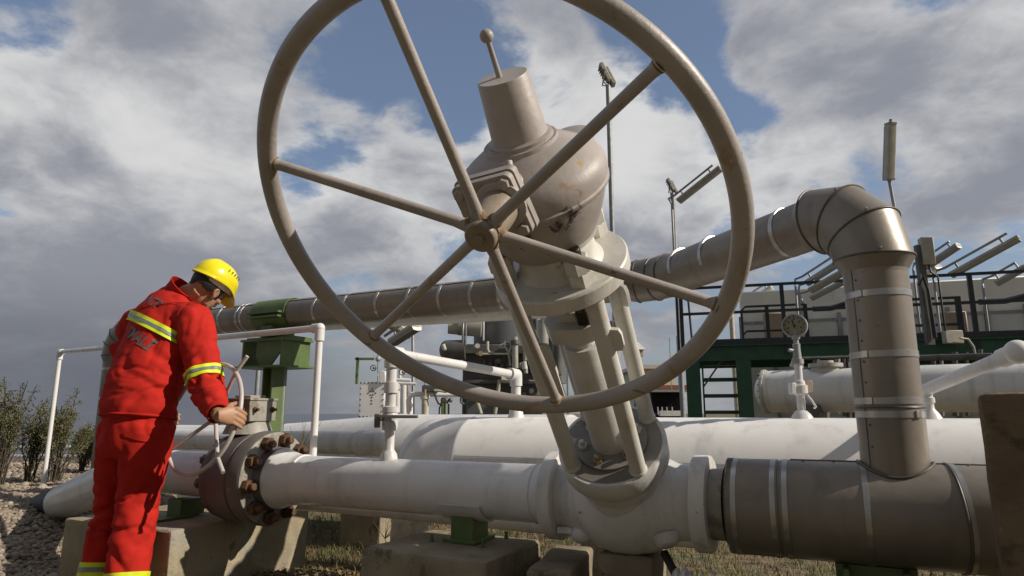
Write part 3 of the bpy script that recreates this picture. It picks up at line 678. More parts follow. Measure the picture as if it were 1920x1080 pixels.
# tapered big pipe left of the vessel + a pipe in front of it
gb_ = 1.95; zc = .578
tR = tpx(800, gb_, .6); tM = -3.0
def tpx2(px, g, z):
    return min((abs((lambda q: 960+FPX*q.x/((q.y*_c)+(q.z-CAMH)*_s))(PT(-6+k*.01, g, z)) - px), -6+k*.01) for k in range(900))[1]
tL = tpx2(535, gb_, .6); tLL = tpx2(225, gb_, .6)
b = MB(); b.lathe(PT(0, gb_, zc), E, [(tLL, .21), (tL-.3, .215), (tL, .23), (tL+.02, .236), (tL+.04, .236), (tR-.3, .312), (tR-.28, .318), (tR-.22, .318), (tR-.2, .314), (tR+1.2, .314)], 64)
tag(b.build('reducer_pipe', 'white'), 'large white tapering pipe behind, left of the vessel\'s domed end', 'pipe')
ga_ = 1.42; zA = .69
tAR = tpx2(722, ga_, zA); 
b = MB(); b.lathe(PT(0, ga_, zA), E, [(-4.4, .082), (tAR-.22, .082), (tAR-.215, .092), (tAR-.18, .092), (tAR-.175, .085), (tAR-.05, .085), (tAR, .075), (tAR+.03, .045), (tAR+.04, .01)], 40)
tag(b.build('capped_pipe', 'white'), 'sunlit white pipe with capped end, behind the handrail post right of the bolted valve', 'pipe')
# ================================================================== HANDRAIL IN FRONT OF THE GREEN SUPPORT
hl = P(113, 660, 5.7); hr = P(600, 615, 3.30)
hd = (hr-hl).normalized()
hrl = thing('pipe_handrail', 'thin white tubular handrail passing behind the worker and before the green support', 'handrail', (hr.x, hr.y, 0))
b = MB(); b.cyl(hl, hr, .0175, 20); b.build('top_rail', 'white', hrl)
for p in (hl, hr):
    b = MB(); b.sphere(p, .0255, 18, 12); b.cyl(p, p + hd*(.055 if p is hl else -.055), .0245, 18); b.cyl(p, p - Z*.065, .0245, 18); b.build('elbow_fitting', 'white', hrl)
    b = MB(); b.cyl((p.x, p.y, .62 if p is hr else .1), p, .0175, 18); b.build('post', 'white', hrl)
m_ = hl + hd*((hr-hl).length*.70)
b = MB(); b.torus(m_, hd, .0195, .003, 24, 8); b.build('clip', 'white', hrl)

# ================================================================== GREEN OVERHEAD PIPE SUPPORT
gsP = min((abs((lambda q: 960+FPX*q.x/((q.y*_c)+(q.z-CAMH)*_s))(J2 + D2*(k*.01)) - 523), k*.01) for k in range(500))[1]
gc0 = J2 + D2*gsP
X1 = -D2; X1 = Vector((X1.x, X1.y, 0)).normalized(); Y1 = Z.cross(X1)     # X1 along pipe to the right, Y1 away
gs = thing('pipe_support', 'bright green steel post with bracket and saddle holding the overhead pipe', 'pipe support', (gc0.x, gc0.y, 0))
b = MB(); b.lathe(gc0 - X1*.15, X1, [(0, .0985), (.0, .104), (.30, .104), (.30, .0985)], 40, None, False)
b.box(gc0 - Y1*.118 + Z*.0, (.14, .022, .006), X1, Y1, Z); b.box(gc0 - Y1*.118 - Z*.028, (.14, .022, .006), X1, Y1, Z)
b.box(gc0 + Y1*.118, (.14, .022, .006), X1, Y1, Z); b.build('saddle', 'green', gs)
b = MB(); b.box(gc0 - Z*.115, (.10, .05, .035), X1, Y1, Z, .002); b.box(gc0 - Z*.115, (.05, .10, .035), X1, Y1, Z, .002); b.build('saddle_leg', 'green', gs)
zt = gc0.z - .158
b = MB(); b.box((gc0.x, gc0.y, zt), (.20, .07, .008), X1, Y1, Z); b.box(Vector((gc0.x, gc0.y, zt+.018)), (.07, .24, .008), X1, Y1, Z); b.build('slide_plate', 'green', gs)
zb = zt - .185
b = MB()
for s in (-1, 1):
    b.box(Vector((gc0.x, gc0.y, 0)) + X1*(.17*s) + Z*(zb+.083), (.006, .12, .080), X1, Y1, Z)
b.box(Vector((gc0.x, gc0.y, 0)) + Z*zb, (.225, .14, .006), X1, Y1, Z)
b.prism([(-.075, .16), (.16, .16), (.15, .10), (.06, .0), (-.03, .0), (-.075, .06)], Vector((gc0.x, gc0.y, zb+.006)) - Y1*.09, X1, Z, .010)
b.box(Vector((gc0.x, gc0.y, 0)) + Z*(zb+.170), (.20, .12, .007), X1, Y1, Z)
b.build('bracket', 'green', gs)
b = MB()   # H section post
a1 = Vector((.80, -.60, 0)).normalized(); a2 = Z.cross(a1)
for s in (-1, 1): b.box(Vector((gc0.x, gc0.y, zb/2)) + a1*(.050*s), (.006, .052, zb/2), a1, a2, Z)
b.box(Vector((gc0.x, gc0.y, zb/2)), (.044, .005, zb/2), a1, a2, Z); b.build('post', 'green', gs)
b = MB(); q = P(531, 740, gc0.y-.0); b.cyl((q.x, q.y, 0), (q.x, q.y, zb), .010, 8)
tag(b.build('conduit', 'steel'), 'thin pale conduit tube right beside the green support post', 'conduit')
b = MB(); q = P(481, 740, gc0.y+.5); b.cyl((q.x, q.y, 0), (q.x, q.y, zb+.1), .016, 10)
tag(b.build('conduit', 'steel'), 'thin grey vertical tube standing left of the green support post', 'conduit')

# low double rail at the far left
rl = thing('low_rail', 'low white double rail at the edge of the gravel, behind the shrubs', 'rail', P(60, 862, 9.4))
ra = P(-60, 841, 9.6); rb = P(430, 838, 8.6); 
for dz, r in ((0, .035), (-.115, .05)):
    b = MB(); b.cyl(ra + Z*dz, rb + Z*dz, r, 12); b.build('rail', 'white', rl)
for f in (.1, .45, .8):
    p = ra + (rb-ra)*f; b = MB(); b.cyl((p.x, p.y, -.1), (p.x, p.y, p.z-.03), .03, 10); b.build('post', 'white_old', rl)
q = P(102, 868, 8.9)
bo = thing('bollard', 'small white bollard with rounded top standing among the shrubs at left', 'bollard', q)
b = MB(); b.lathe(q - Z*.1, Z, [(0, .05), (.28, .05), (.285, .065), (.34, .065), (.37, .045), (.385, .01)], 16); b.build('shaft', 'white_old', bo)

# ================================================================== PLATFORM at right (dark green)
A_ = P(1300, 650, 12.6); B_ = P(1850, 640, 11.2); zdk = 2.20
A_.z = B_.z = 0
pu = (B_-A_).normalized(); pw = Z.cross(pu)
pf = thing('access_platform', 'dark green steel access platform with navy railings and stair at right', 'platform', A_)
def W(s, w, z): return A_ + pu*s + pw*w + Z*z
LP = 9.0
bz0 = P(1350, 676, 12.45).z; bz1 = P(1350, 648, 12.45).z
b = MB(); b.box(W(LP/2, 0, (bz0+bz1)/2), (LP/2, .06, (bz1-bz0)/2), pu, pw, Z); b.box(W(LP/2, -.05, bz1-.012), (LP/2, .1, .012), pu, pw, Z); b.box(W(LP/2, 2.2, (bz0+bz1)/2), (LP/2, .06, (bz1-bz0)/2), pu, pw, Z); b.build('edge_beam', 'dgreen', pf)
b = MB(); b.box(W(LP/2, 1.1, bz1-.03), (LP/2, 1.03, .02), pu, pw, Z); b.build('deck_grating', 'machine', pf)
b = MB(); b.box(W(LP/2, -.06, bz1+.06), (LP/2, .006, .055), pu, pw, Z); b.build('toe_plate', 'navy', pf)
def s_of(px, w=0.0, z=2.5): return min((abs((lambda q: 960+FPX*q.x/((q.y*_c)+(q.z-CAMH)*_s))(W(-1+k*.01, w, z)) - px), -1+k*.01) for k in range(1100))[1]
for px in (1300, 1395, 1630):
    s = s_of(px, .05, 1.6); b = MB()
    for q in (-.1, .1): b.box(W(s, q, bz0/2), (.13, .012, bz0/2), pu, pw, Z)
    b.box(W(s, 0, bz0/2), (.011, .1, bz0/2), pu, pw, Z); b.build('column', 'dgreen', pf)
s0_, s1_ = s_of(1318, .3, 1.5), s_of(1392, .3, 1.5)
for k in range(6):
    zz = .30 + k*.31
    b = MB(); b.box(W((s0_+s1_)/2, .25+.05*k, zz), ((s1_-s0_)/2, .1, .034), pu, pw, Z); b.build('stair_tread', 'dgreen', pf)
b = MB()
for s in (s0_, s1_): b.bar(W(s, .2, 0), W(s, .55, bz0), .22, .03, pw)
b.bar(W(s0_, -.05, bz0-.5), W(s0_+.35, -.05, bz0-.02), .05, .03, pw); b.build('stair_stringer', 'dgreen', pf)
rz_ = 1.08
def railing(w, pts, tops, name='railing'):
    b = MB()
    for h in tops: b.bar(W(pts[0], w, bz1+h), W(pts[-1], w, bz1+h), .05, .045)
    b.build('guard_rail', 'navy', pf)
    for s in pts:
        b = MB(); b.box(W(s, w, bz1 + tops[0]/2 - .1), (.035, .03, tops[0]/2+.1), pu, pw, Z); b.build('rail_post', 'navy', pf)
sp_ = [s_of(p, 0, 2.8) for p in (1278, 1468, 1648, 1822, 1985)]
railing(-.04, sp_, (1.12, .62))
sp2 = [s_of(p, .9, 2.6) for p in (1392, 1440, 1512, 1604)]
b = MB()
for h in (.86, .36): b.tube([W(sp2[0], .9, bz1+.1), W(sp2[0], .9, bz1+h-.08), W(sp2[0]+.08, .9, bz1+h), W(sp2[2], .9, bz1+h)], .024, 8)
b.build('guard_rail', 'navy', pf)
for s in sp2[1:3]:
    b = MB(); b.box(W(s, .9, bz1+.43), (.035, .03, .43), pu, pw, Z); b.build('rail_post', 'navy', pf)
sp3 = [s_of(p, .9, 2.6) for p in (1735, 1800)]
b = MB()
for h in (.86, .36): b.bar(W(sp3[0]-.4, .9, bz1+h), W(sp3[1]+.05, .9, bz1+h), .045, .04)
b.build('guard_rail', 'navy', pf)
b = MB(); b.box(W(sp3[1], .9, bz1+.43), (.045, .03, .43), pu, pw, Z); b.build('rail_post', 'navy', pf)
b = MB(); b.tube([W(s_of(1270, 0, 2.8), 0, 0+bz0), W(s_of(1270, 0, 2.8), 0, bz1+1.0), W(s_of(1280, 0, 2.8)+.12, 0, bz1+.88), W(s_of(1290, 0, 2.8)+.06, 0, bz1-.1)], .022, 8); b.build('safety_gate', 'navy', pf)
for px0, px1 in ((1525, 1612), (1838, 1960)):
    a = s_of(px0, 1.2, 2.8); c = s_of(px1, 1.2, 2.8); b = MB()
    b.tube([W(a, 1.2, bz1+.80), W(a+(c-a)*.4, 1.2, bz1+.80), W(a+(c-a)*.75, 1.2, bz1+.88), W(c, 1.2, bz1+1.06)], .055, 12)
    tag(b.build('bent_pipe', 'navy'), 'dark curved pipe behind the railing, ' + ('left of the clad riser' if px0 < 1600 else 'at the far right edge'), 'pipe')
# panels / enclosure behind the railings
wa = P(1392, 655, 15.0); wb_ = P(2010, 640, 12.9); wa.z = wb_.z = 0
wu = (wb_-wa).normalized(); ww = Z.cross(wu); wl = (wb_-wa).length
ztop = P(1450, 545, 14.8).z
en = thing('panel_enclosure', 'long cream and grey panelled enclosure behind the platform railings', 'building', wa)
b = MB(); b.box(wa + wu*(wl/2) + ww*1.0 + Z*(ztop/2), (wl/2, 1.0, ztop/2), wu, ww, Z, .03); b.build('wall', 'panel', en)
b = MB()
npan = 9
for k in range(npan):
    c = wa + wu*(wl*(k+.5)/npan) - ww*.012; 
    b.box(c + Z*(ztop*.60), (wl/npan/2-.05, .01, ztop*.20), wu, ww, Z)
b.build('lower_panel', 'panelgrey', en)
for k in range(npan+1):
    b = MB(); b.box(wa + wu*(wl*k/npan) - ww*.03 + Z*(ztop*.42), (.035, .03, ztop*.42), wu, ww, Z); b.build('rib', 'steel', en)
b = MB(); b.box(wa + wu*(wl/2) - ww*.03 + Z*(ztop*.80), (wl/2, .012, .03), wu, ww, Z); b.build('trim_rail', 'steel', en)
for px in (1452, 1790):
    q = P(px, 612, 14.5 if px < 1600 else 13.2); b = MB(); b.box(q, (.22, .05, .30), wu, ww, Z, .02)
    tag(b.build('cabinet', 'tan'), 'small tan cabinet behind the navy railing, ' + ('left of the pressure gauge' if px < 1600 else 'right of the junction box post'), 'cabinet')
# junction box post
jb = thing('junction_box', 'grey junction box on a flat steel post right of the clad riser', 'junction box', P(1722, 640, 9.6))
q = P(1722, 460, 9.6); q2 = Vector((q.x, q.y, bz0))
b = MB(); b.box((q.x, q.y, (q.z+bz0)/2), (.055, .04, (q.z-bz0)/2), bev=.004); b.build('post', 'machine', jb)
b = MB(); b.box(q + Vector((.10, -.02, -.10)), (.085, .07, .21), (1, -.25, 0), (.25, 1, 0), None, .01); b.build('box', 'lampgrey', jb)
b = MB(); b.tube([q + Vector((.08, -.05, -.3)), q + Vector((.10, -.06, -.42)), q + Vector((.19, -.07, -.5)), q + Vector((.2, -.07, -1.3))], .014, 8); b.tube([q + Vector((-.1, -.05, -.62)), q + Vector((-.03, -.07, -.5)), q + Vector((.02, -.07, -.7)), q + Vector((.05, -.07, -1.4))], .02, 8); b.build('cable', 'cable', jb)

# ================================================================== LAMPS
def tube_lamp(name, label, a, c, pole=None, r=.065, group='tube lamps over the platform'):
    """fluorescent fitting hung from a bent conduit, a = low end, c = high end"""
    a = Vector(a); c = Vector(c); d = (c-a).normalized(); up = (Z - d*d.z).normalized(); sd = d.cross(up)
    t = thing(name, label, 'lamp', a, group)
    b = MB(); L = (c-a).length
    b.prism([(-.09, .0), (-.08, .045), (-.028, .062), (.028, .062), (.08, .045), (.09, 0)], a + d*(L/2), sd, up, L); b.build('housing', 'lampgrey', t)
    b = MB(); b.prism([(-.088, -.004), (.088, -.004), (.068, -.05), (0, -.062), (-.068, -.05)], a + d*(L/2), sd, up, L*.98); b.build('diffuser', 'duct', t)
    arm = [a + up*.17 - d*.16, a + up*.17 + d*.0, c + up*.17 - d*.1]
    if pole is not None:
        arm = [pole, Vector((pole[0], pole[1], (a + up*.1 - d*.3).z)), a + up*.2 - d*.14] + arm[1:]
    b = MB(); b.tube(arm, .022, 10); b.build('arm', 'steel', t)
    for f in (.15, .8):
        b = MB(); b.cyl(a + d*(L*f) + up*.06, a + d*(L*f) + up*.17, .018, 8); b.build('hanger', 'steel', t)
    return t
def flood(name, label, q, zb, pole_r, sc, ang):
    t = thing(name, label, 'floodlight', (q.x, q.y, 0), 'floodlight masts')
    b = MB(); b.cyl((q.x, q.y, 0), q, pole_r, 14); b.build('mast', 'steel', t)
    for k, (dx, dy, h) in enumerate(((-.16, 0, .75), (.12, .1, .55))):
        u = Vector((.45, 0, -1)).normalized(); v = Vector((0, 1, 0)); w = u.cross(v)
        o = q + Vector((dx*sc, dy*sc, h*sc))
        b = MB(); b.box(o, (.55*sc, .25*sc, .11*sc), u, v, w, .03*sc)
        for f in range(5): b.box(o + w*(-.16*sc) + u*((f-2)*.16*sc), (.02*sc, .22*sc, .07*sc), u, v, w)
        b.build('lamp_head', 'lampgrey', t)
        b = MB(); b.box(o + w*(.115*sc), (.48*sc, .2*sc, .012*sc), u, v, w); b.build('lamp_glass', 'duct' if k else 'machine', t)
        b = MB(); b.tube([q + Vector((dx*.2*sc, 0, -.05*sc)), q + Vector((dx*1.1*sc-.12*sc, -.2*sc, .15*sc)), o - v*(.27*sc) - u*.1*sc], .035*sc, 8)
        b.tube([q + Vector((dx*.2*sc, 0, -.05*sc)), q + Vector((dx*1.1*sc-.1*sc, .2*sc, .1*sc)), o + v*(.27*sc)], .035*sc, 8); b.build('yoke', 'machine', t)
flood('floodlight_mast', 'tall galvanised floodlight mast seen through the big wheel, right of the gearbox', P(1140, 160, 14), 0, .055, .42, 0)
flood('floodlight_mast', 'shorter distant floodlight mast left of a slanted tube lamp, behind the wheel rim', P(1261, 362, 20), 0, .075, .38, 0)
lampspec = [
    ((1272, 378), (1352, 315), 13.0, 12.4, (1264, 470), 'slanted tube lamp high up, partly behind the right rim of the big wheel'),
    ((1512, 532), (1590, 482), 12.6, 12.0, (1500, 640), 'upper slanted tube lamp just left of the clad riser'),
    ((1520, 545), (1600, 500), 12.0, 11.4, (1505, 640), 'middle slanted tube lamp just left of the clad riser'),
    ((1520, 560), (1585, 527), 13.4, 13.0, (1510, 640), 'lowest slanted tube lamp just left of the clad riser, above the curved pipe'),
    ((1405, 566), (1448, 539), 16.0, 15.6, None, 'small distant tube lamp above the railing, left of the gauge'),
    ((1735, 502), (1798, 460), 12.6, 12.0, (1728, 640), 'slanted tube lamp directly behind the grey junction box'),
    ((1735, 520), (1760, 500), 14.0, 13.6, None, 'short tube lamp half hidden behind the railing, below the junction box'),
    ((1782, 517), (1912, 446), 11.4, 10.6, (1765, 640), 'longest slanted tube lamp at far right above the railing'),
    ((1868, 532), (1925, 500), 12.4, 12.0, (1858, 650), 'tube lamp cut by the right edge, behind the railing'),
]
for (ax, ay), (cx_, cy_), ya, yc, pl, lab in lampspec:
    a = P(ax, ay, ya); c = P(cx_, cy_, yc)
    pole = None
    if pl: pole = P(pl[0], pl[1], ya)
    tube_lamp('tube_lamp', lab, a, c, pole)
# upright lamp
a = P(1667, 338, 7.0); c = P(1670, 232, 6.85)
ul = thing('upright_lamp', 'upright rectangular tube lamp on a thin pole above the clad elbow', 'lamp', P(1668, 400, 7.0))
d = (c-a).normalized(); sd = Vector((1, 0, 0)); up = sd.cross(d)
b = MB(); L = (c-a).length; b.prism(rrect(.047, .05, .018), (a+c)/2, sd, up, L); b.build('housing', 'lampgrey', ul)
b = MB(); b.prism(rrect(.051, .054, .018), a + d*.01, sd, up, .02); b.prism(rrect(.051, .054, .018), c, sd, up, .02); b.cyl(c, c + d*.05, .018, 10); b.build('end_cap', 'steel', ul)
b = MB(); b.prism([(-.043, -.048), (.043, -.048), (.036, -.07), (-.036, -.07)], (a+c)/2, sd, up, L*.94); b.build('diffuser', 'lampdark', ul)
for k in range(5):
    b = MB(); b.box(a + d*(L*(.1+.2*k)) + sd*.05, (.007, .02, .015), sd, up, d); b.build('clip', 'steel', ul)
b = MB(); b.tube([a, a - d*.08 + sd*.02, P(1678, 395, 7.0), P(1690, 640, 7.0)], .018, 10); b.build('pole', 'steel', ul)
# lamps at left of the machinery
l1 = P(772, 632, 10.2)
tl = tube_lamp('tube_lamp', 'left of two crossed tube lamps beneath the overhead pipe', P(763, 629, 10.0), P(725, 600, 9.3), None)
tl2 = tube_lamp('tube_lamp', 'right of two crossed tube lamps beneath the overhead pipe', P(736, 642, 9.6), P(782, 612, 9.2), None)
b = MB(); b.tube([P(753, 614, 9.9), P(768, 616, 9.9), P(774, 626, 9.9), P(775, 885, 9.9)], .022, 10)
tag(b.build('lamp_pole', 'steel'), 'bent grey pole that carries the crossed tube lamps', 'pole')
# ================================================================== DARK MACHINERY behind the wheel
MY = 8.2
mc = thing('compressor', 'dark grey compressor unit with round tanks and pipes behind the fat vessel', 'machinery', P(950, 780, MY))
def mbox(x0, y0, x1, y1, Y, dep, m, name, par=None, bev=.015):
    a = P(x0, y0, Y); c = P(x1, y1, Y); b = MB()
    b.box(((a.x+c.x)/2, Y+dep/2, (a.z+c.z)/2), (abs(c.x-a.x)/2, dep/2, abs(a.z-c.z)/2), bev=bev); return b.build(name, m, par or mc)
def mcyl(x0, y0, x1, y1, Y, rpx, m, name, dome=False, par=None, seg=24):
    a = P(x0, y0, Y); c = P(x1, y1, Y); r = rpx*Y/FPX; b = MB(); L = (c-a).length
    pr = [(0, r), (L, r)]
    if dome: pr = [(-r*.75*math.cos(math.pi/2*k/7), max(.003, r*math.sin(math.pi/2*k/7))) for k in range(0, 8)] + [(L, r)]
    b.lathe(a, c-a, pr, seg); return b.build(name, m, par or mc)
mbox(868, 645, 1010, 780, MY, 1.5, 'machine', 'engine_block')
mcyl(948, 560, 948, 650, MY+.5, 60, 'slate', 'silencer', seg=40)
mcyl(1035, 575, 1040, 720, MY+.2, 22, 'slate', 'tank', seg=32)
mcyl(1018, 690, 1018, 600, MY-.3, 10.5, 'duct', 'receiver', True)
mcyl(1046, 700, 1046, 640, MY-.1, 8, 'machine', 'receiver', True)
mcyl(860, 610, 903, 613, MY, 19, 'duct', 'exhaust_duct')
mcyl(860, 612, 842, 610, MY+.01, 16, 'lampgrey', 'exhaust_elbow', True)
mcyl(838, 657, 872, 656, MY-.2, 19, 'machine', 'air_filter', True)
mcyl(833, 655, 830, 646, MY-.4, 4.5, 'lampgrey', 'filter_lamp', True)
mbox(866, 600, 871, 648, MY-.3, .05, 'duct', 'strut'); mbox(872.5, 600, 874.5, 648, MY-.3, .05, 'steel', 'strut')
mbox(905, 598, 908, 640, MY-.3, .03, 'white_old', 'strut')
mbox(868, 645, 1000, 664, MY-.15, .2, 'machine', 'rocker_cover')
mbox(892, 662, 955, 664, MY-.2, .1, 'white_old', 'gasket_strip')
mbox(870, 712, 1010, 720, MY-.2, .3, 'machine', 'base_rail')
mcyl(965, 632, 966, 690, MY-.5, 6, 'duct', 'vent_pipe'); mcyl(965, 638, 966, 646, MY-.52, 8, 'machine', 'vent_clamp')
mcyl(984, 660, 986, 700, MY-.4, 4, 'duct', 'small_pipe'); mcyl(982, 678, 984, 692, MY-.45, 5, 'white_old', 'small_filter')
mbox(875, 748, 1020, 902, MY-.2, .8, 'slate', 'skid_beam')
for i, x in enumerate((893, 899, 932, 940, 960, 990, 1000, 1012)):
    b = MB(); a = P(x, 650 + (i % 3)*14, MY-.35); b.cyl(a, a + Vector((.02, -.1, 0)), .03, 10); b.build('fitting', ('lampgrey', 'brass', 'machine')[i % 3], mc)
b = MB(); b.tube([P(914, 640, MY-.4), P(914, 655, MY-.4), P(917, 661, MY-.4), P(926, 662, MY-.4)], .018, 8)
b.tube([P(949, 640, MY-.5), P(946, 642, MY-.5), P(947, 650, MY-.5), P(953, 659, MY-.5), P(955, 672, MY-.5), P(957, 686, MY-.5)], .013, 8)
b.tube([P(959, 640, MY-.5), P(958, 652, MY-.5), P(954, 660, MY-.5)], .013, 8); b.build('fuel_line', 'lampgrey', mc)
b = MB(); b.cyl(P(891, 742, MY-.5), P(902, 776, MY-.5), .022, 8); b.cyl(P(937, 712, MY-.5), P(928, 776, MY-.5), .022, 8); b.cyl(P(940, 712, MY-.5), P(962, 714, MY-.5), .035, 8); b.build('stay_rod', 'lampgrey', mc)
b = MB(); b.torus(P(872, 750, MY-.4), (0, 1, 0), .05, .014, 20, 8); b.build('lifting_ring', 'slate', mc)
for i, (x, y) in enumerate(((968, 724), (978, 735), (992, 728), (1004, 738), (985, 745), (962, 742))):
    mbox(x, y, x+9, y+11, MY-.35, .1, ('plaster', 'machine', 'duct')[i % 3], 'engine_fitting')
for i in range(9):
    x = 905 + i*11; mbox(x, 670+(i*7) % 12, x+6, 690+(i*5) % 14, MY-.08, .06, ('machine', 'slate')[i % 2], 'engine_cover')
for x in (1052, 1063): mbox(x, 600, x+3, 893, 8.8, .04, 'steel', 'strut')
# ducts right of yoke
dk = MB(); dk.cyl(P(1148, 602, 9.2), P(1178, 888, 9.2), .04, 12); dk.cyl(P(1155, 602, 9.2), P(1160, 888, 9.2), .05, 12)
tag(dk.build('grey_pipes', 'steel'), 'pair of tall grey vertical pipes seen between the cream valve posts', 'pipe')

# ================================================================== MANIFOLD with panel box
pb = thing('bolted_panel', 'square white bolted panel box with a diamond of dark studs, on the manifold', 'panel', P(697, 780, 6.6))
a = P(675, 716, 6.6); c = P(719, 783, 6.6)
pc_ = (a+c)/2
b = MB(); b.box(pc_ + Vector((0, .12, 0)), ((c.x-a.x)/2, .12, (a.z-c.z)/2), bev=.006); b.build('box', 'white', pb)
b = MB(); b.box((pc_.x, pc_.y+.14, c.z/2+.02), (.05, .05, c.z/2+.02)); b.build('pedestal', 'white_old', pb)
hw_, hh_ = (c.x-a.x)/2*.92, (a.z-c.z)/2*.94
for k in range(7):
    f = -1+2*k/6
    for (dx, dz) in ((f*hw_, hh_), (f*hw_, -hh_), (-hw_, f*hh_), (hw_, f*hh_)):
        b = MB(); b.hexn(pc_ + Vector((dx, .001, dz)), (0, -1, 0), .0085, .006); b.build('edge_bolt', 'machine', pb)
for dx, dz in ((0, .16), (-.03, .12), (0, .12), (.03, .12), (-.06, .09), (.06, .09), (-.02, .06), (.02, .06), (0, .02), (0, -.03), (0, -.08)):
    b = MB(); b.hexn(pc_ + Vector((dx*.6, .001, dz*.6+.01)), (0, -1, 0), .0085, .004); b.build('stud', 'machine', pb)
mf = thing('white_manifold', 'cluster of small white pipes and valves behind the lever-valve standpipe', 'pipework', P(760, 780, 6.9))
for (x0, y0, x1, y1, Y, r, m) in ((745, 720, 745, 930, 6.8, 5, 'white'), (757, 722, 757, 925, 7.0, 6, 'white'), (769, 735, 768, 930, 6.8, 5.5, 'white'), (764, 722, 764, 775, 6.6, 2, 'brass'),
                                  (740, 712, 770, 714, 6.9, 4, 'white'), (738, 718, 780, 720, 6.8, 3, 'white'), (750, 690, 750, 715, 6.9, 3, 'white_old'), (783, 700, 783, 715, 7.2, 1.5, 'white'), (787, 700, 787, 715, 7.2, 1.2, 'white'), (709, 640, 709, 716, 6.9, 1.5, 'steel'), (741, 690, 741, 735, 7, 1.5, 'machine')):
    mcyl(x0, y0, x1, y1, Y, r, m, 'pipe', par=mf, seg=14)
b = MB(); b.tube([P(767, 775, 6.5), P(766, 750, 6.5), P(770, 741, 6.5), P(780, 739, 6.5), P(875, 739, 6.7)], .026, 12); b.build('pipe', 'white', mf)
for x, y in ((700, 690), (713, 702), (754, 698), (745, 728), (768, 760), (724, 700)):
    b = MB(); q = P(x, y, 6.7); b.torus(q, (0, 1, .3), .028, .005, 18, 6); b.cyl(q, q + Vector((0, .1, 0)), .01, 8); b.build('hand_valve', ('bvgrey', 'white')[x % 2], mf)
b = MB(); b.box(P(718, 707, 6.6), (.03, .03, .06), bev=.006); b.build('switch_box', 'white', mf)
b = MB(); b.box(P(684, 673, 7.0) , (.10, .02, .012), bev=.0); b.box(P(684, 695, 7.0) + Vector((-.08, 0, 0)), (.012, .02, .14)); fr = b.build('green_frame', 'green', mf)
b = MB(); q = P(709, 673, 6.9); b.sphere(q, .03, 12, 8); b.cyl(q - Z*.02, q - Z*.1, .006, 8); b.build('tap', 'steel', mf)
# actuated valve
av = thing('actuator_valve', 'small dark actuator on a pale stem, standing behind the vessel left of the compressor', 'valve', P(797, 785, 6.4))
mcyl(797, 935, 797, 748, 6.4, 6.5, 'plaster', 'stem', par=av); mcyl(797, 748, 797, 742, 6.4, 9, 'cream', 'flange', par=av); mcyl(797, 742, 797, 730, 6.4, 2.5, 'brass', 'spindle', par=av)
mbox(791, 722, 821, 735, 6.4, .16, 'machine', 'actuator', av, .01)
mcyl(797, 722, 797, 713, 6.45, 1.5, 'steel', 'pin', par=av)
mcyl(814, 732, 838, 735, 6.35, 2.2, 'lampgrey', 'piston', par=av)
b = MB(); b.tube([P(814, 736, 6.3), P(818, 748, 6.3), P(822, 757, 6.3), P(829, 758, 6.3)], .009, 8); b.build('cable', 'cable', av)
ab = thing('valve_stand', 'tiny dark box on green legs with cables, between the actuator and the compressor', 'valve', P(833, 780, 6.6))
mbox(826, 745, 840, 757, 6.6, .1, 'machine', 'box', ab); mbox(841, 745, 848, 755, 6.6, .06, 'bvgrey', 'side_box', ab)
b = MB(); b.cyl(P(830, 756, 6.6), P(828, 932, 6.6), .014, 8); b.cyl(P(835, 756, 6.6), P(833, 932, 6.6), .012, 8); b.build('leg', 'green', ab)
b = MB(); b.tube([P(828, 755, 6.55), P(824, 765, 6.55), P(823, 785, 6.55)], .008, 6); b.tube([P(841, 757, 6.55), P(841, 790, 6.55)], .01, 6); b.build('cable', 'cable', ab)

# ================================================================== DISTANT BUILDINGS
hb = thing('pale_house', 'distant pale yellow building with a low dull red roof edge, beside the platform column', 'building', P(1240, 770, 60))
def dbox(x0, y0, x1, y1, Y, dep, m, name, par, bev=0): return mbox(x0, y0, x1, y1, Y, dep, m, name, par, bev)
dbox(1196, 690, 1268, 790, 60, 8, 'yellowwall', 'wall', hb); dbox(1190, 684, 1272, 691, 59.2, 9.6, 'cream', 'roof_slab', hb)
dbox(1222, 722, 1296, 729, 57, 3, 'roofred', 'roof_edge', hb); dbox(1222, 729, 1296, 733, 57.2, 2, 'yellowwall', 'fascia', hb)
for x in (1203, 1214): dbox(x, 706, x+6, 718, 59.9, .2, 'shed', 'window', hb)
tw = thing('watch_tower', 'small pale watch tower with pitched roof, seen right of the rear valve post', 'tower', P(1198, 770, 48))
dbox(1192, 655, 1206, 668, 48, 1.2, 'plaster', 'cabin', tw); b = MB(); a = P(1186, 655, 47.6); c = P(1211, 655, 47.6); p = P(1196, 641, 48.6)
b.add([a, c, c + Vector((0, 2, 0)), a + Vector((0, 2, 0)), p], [(0, 1, 4), (1, 2, 4), (2, 3, 4), (3, 0, 4), (0, 3, 2, 1)]); b.build('roof', 'white_old', tw)
dbox(1196, 668, 1204, 790, 48.3, .5, 'shed', 'leg', tw)
sh = thing('metal_shed', 'dark grey corrugated metal shed left of the green platform column', 'shed', P(1250, 780, 30))
a = P(1220, 736, 30); c = P(1281, 774, 30)
b = MB(); n = 46
vs_ = []; fs_ = []
for k in range(n*2+1):
    x = a.x + (c.x-a.x)*k/(2*n); y = 30 - (.04 if k % 2 else 0)
    vs_ += [(x, y, 0), (x, y, a.z)]
for k in range(n*2): fs_.append((2*k, 2*k+2, 2*k+3, 2*k+1))
b.add(vs_, fs_); b.box(((a.x+c.x)/2, 32.1, a.z/2), ((c.x-a.x)/2, 2.05, a.z/2-.02)); b.build('wall', 'shed', sh, 10)
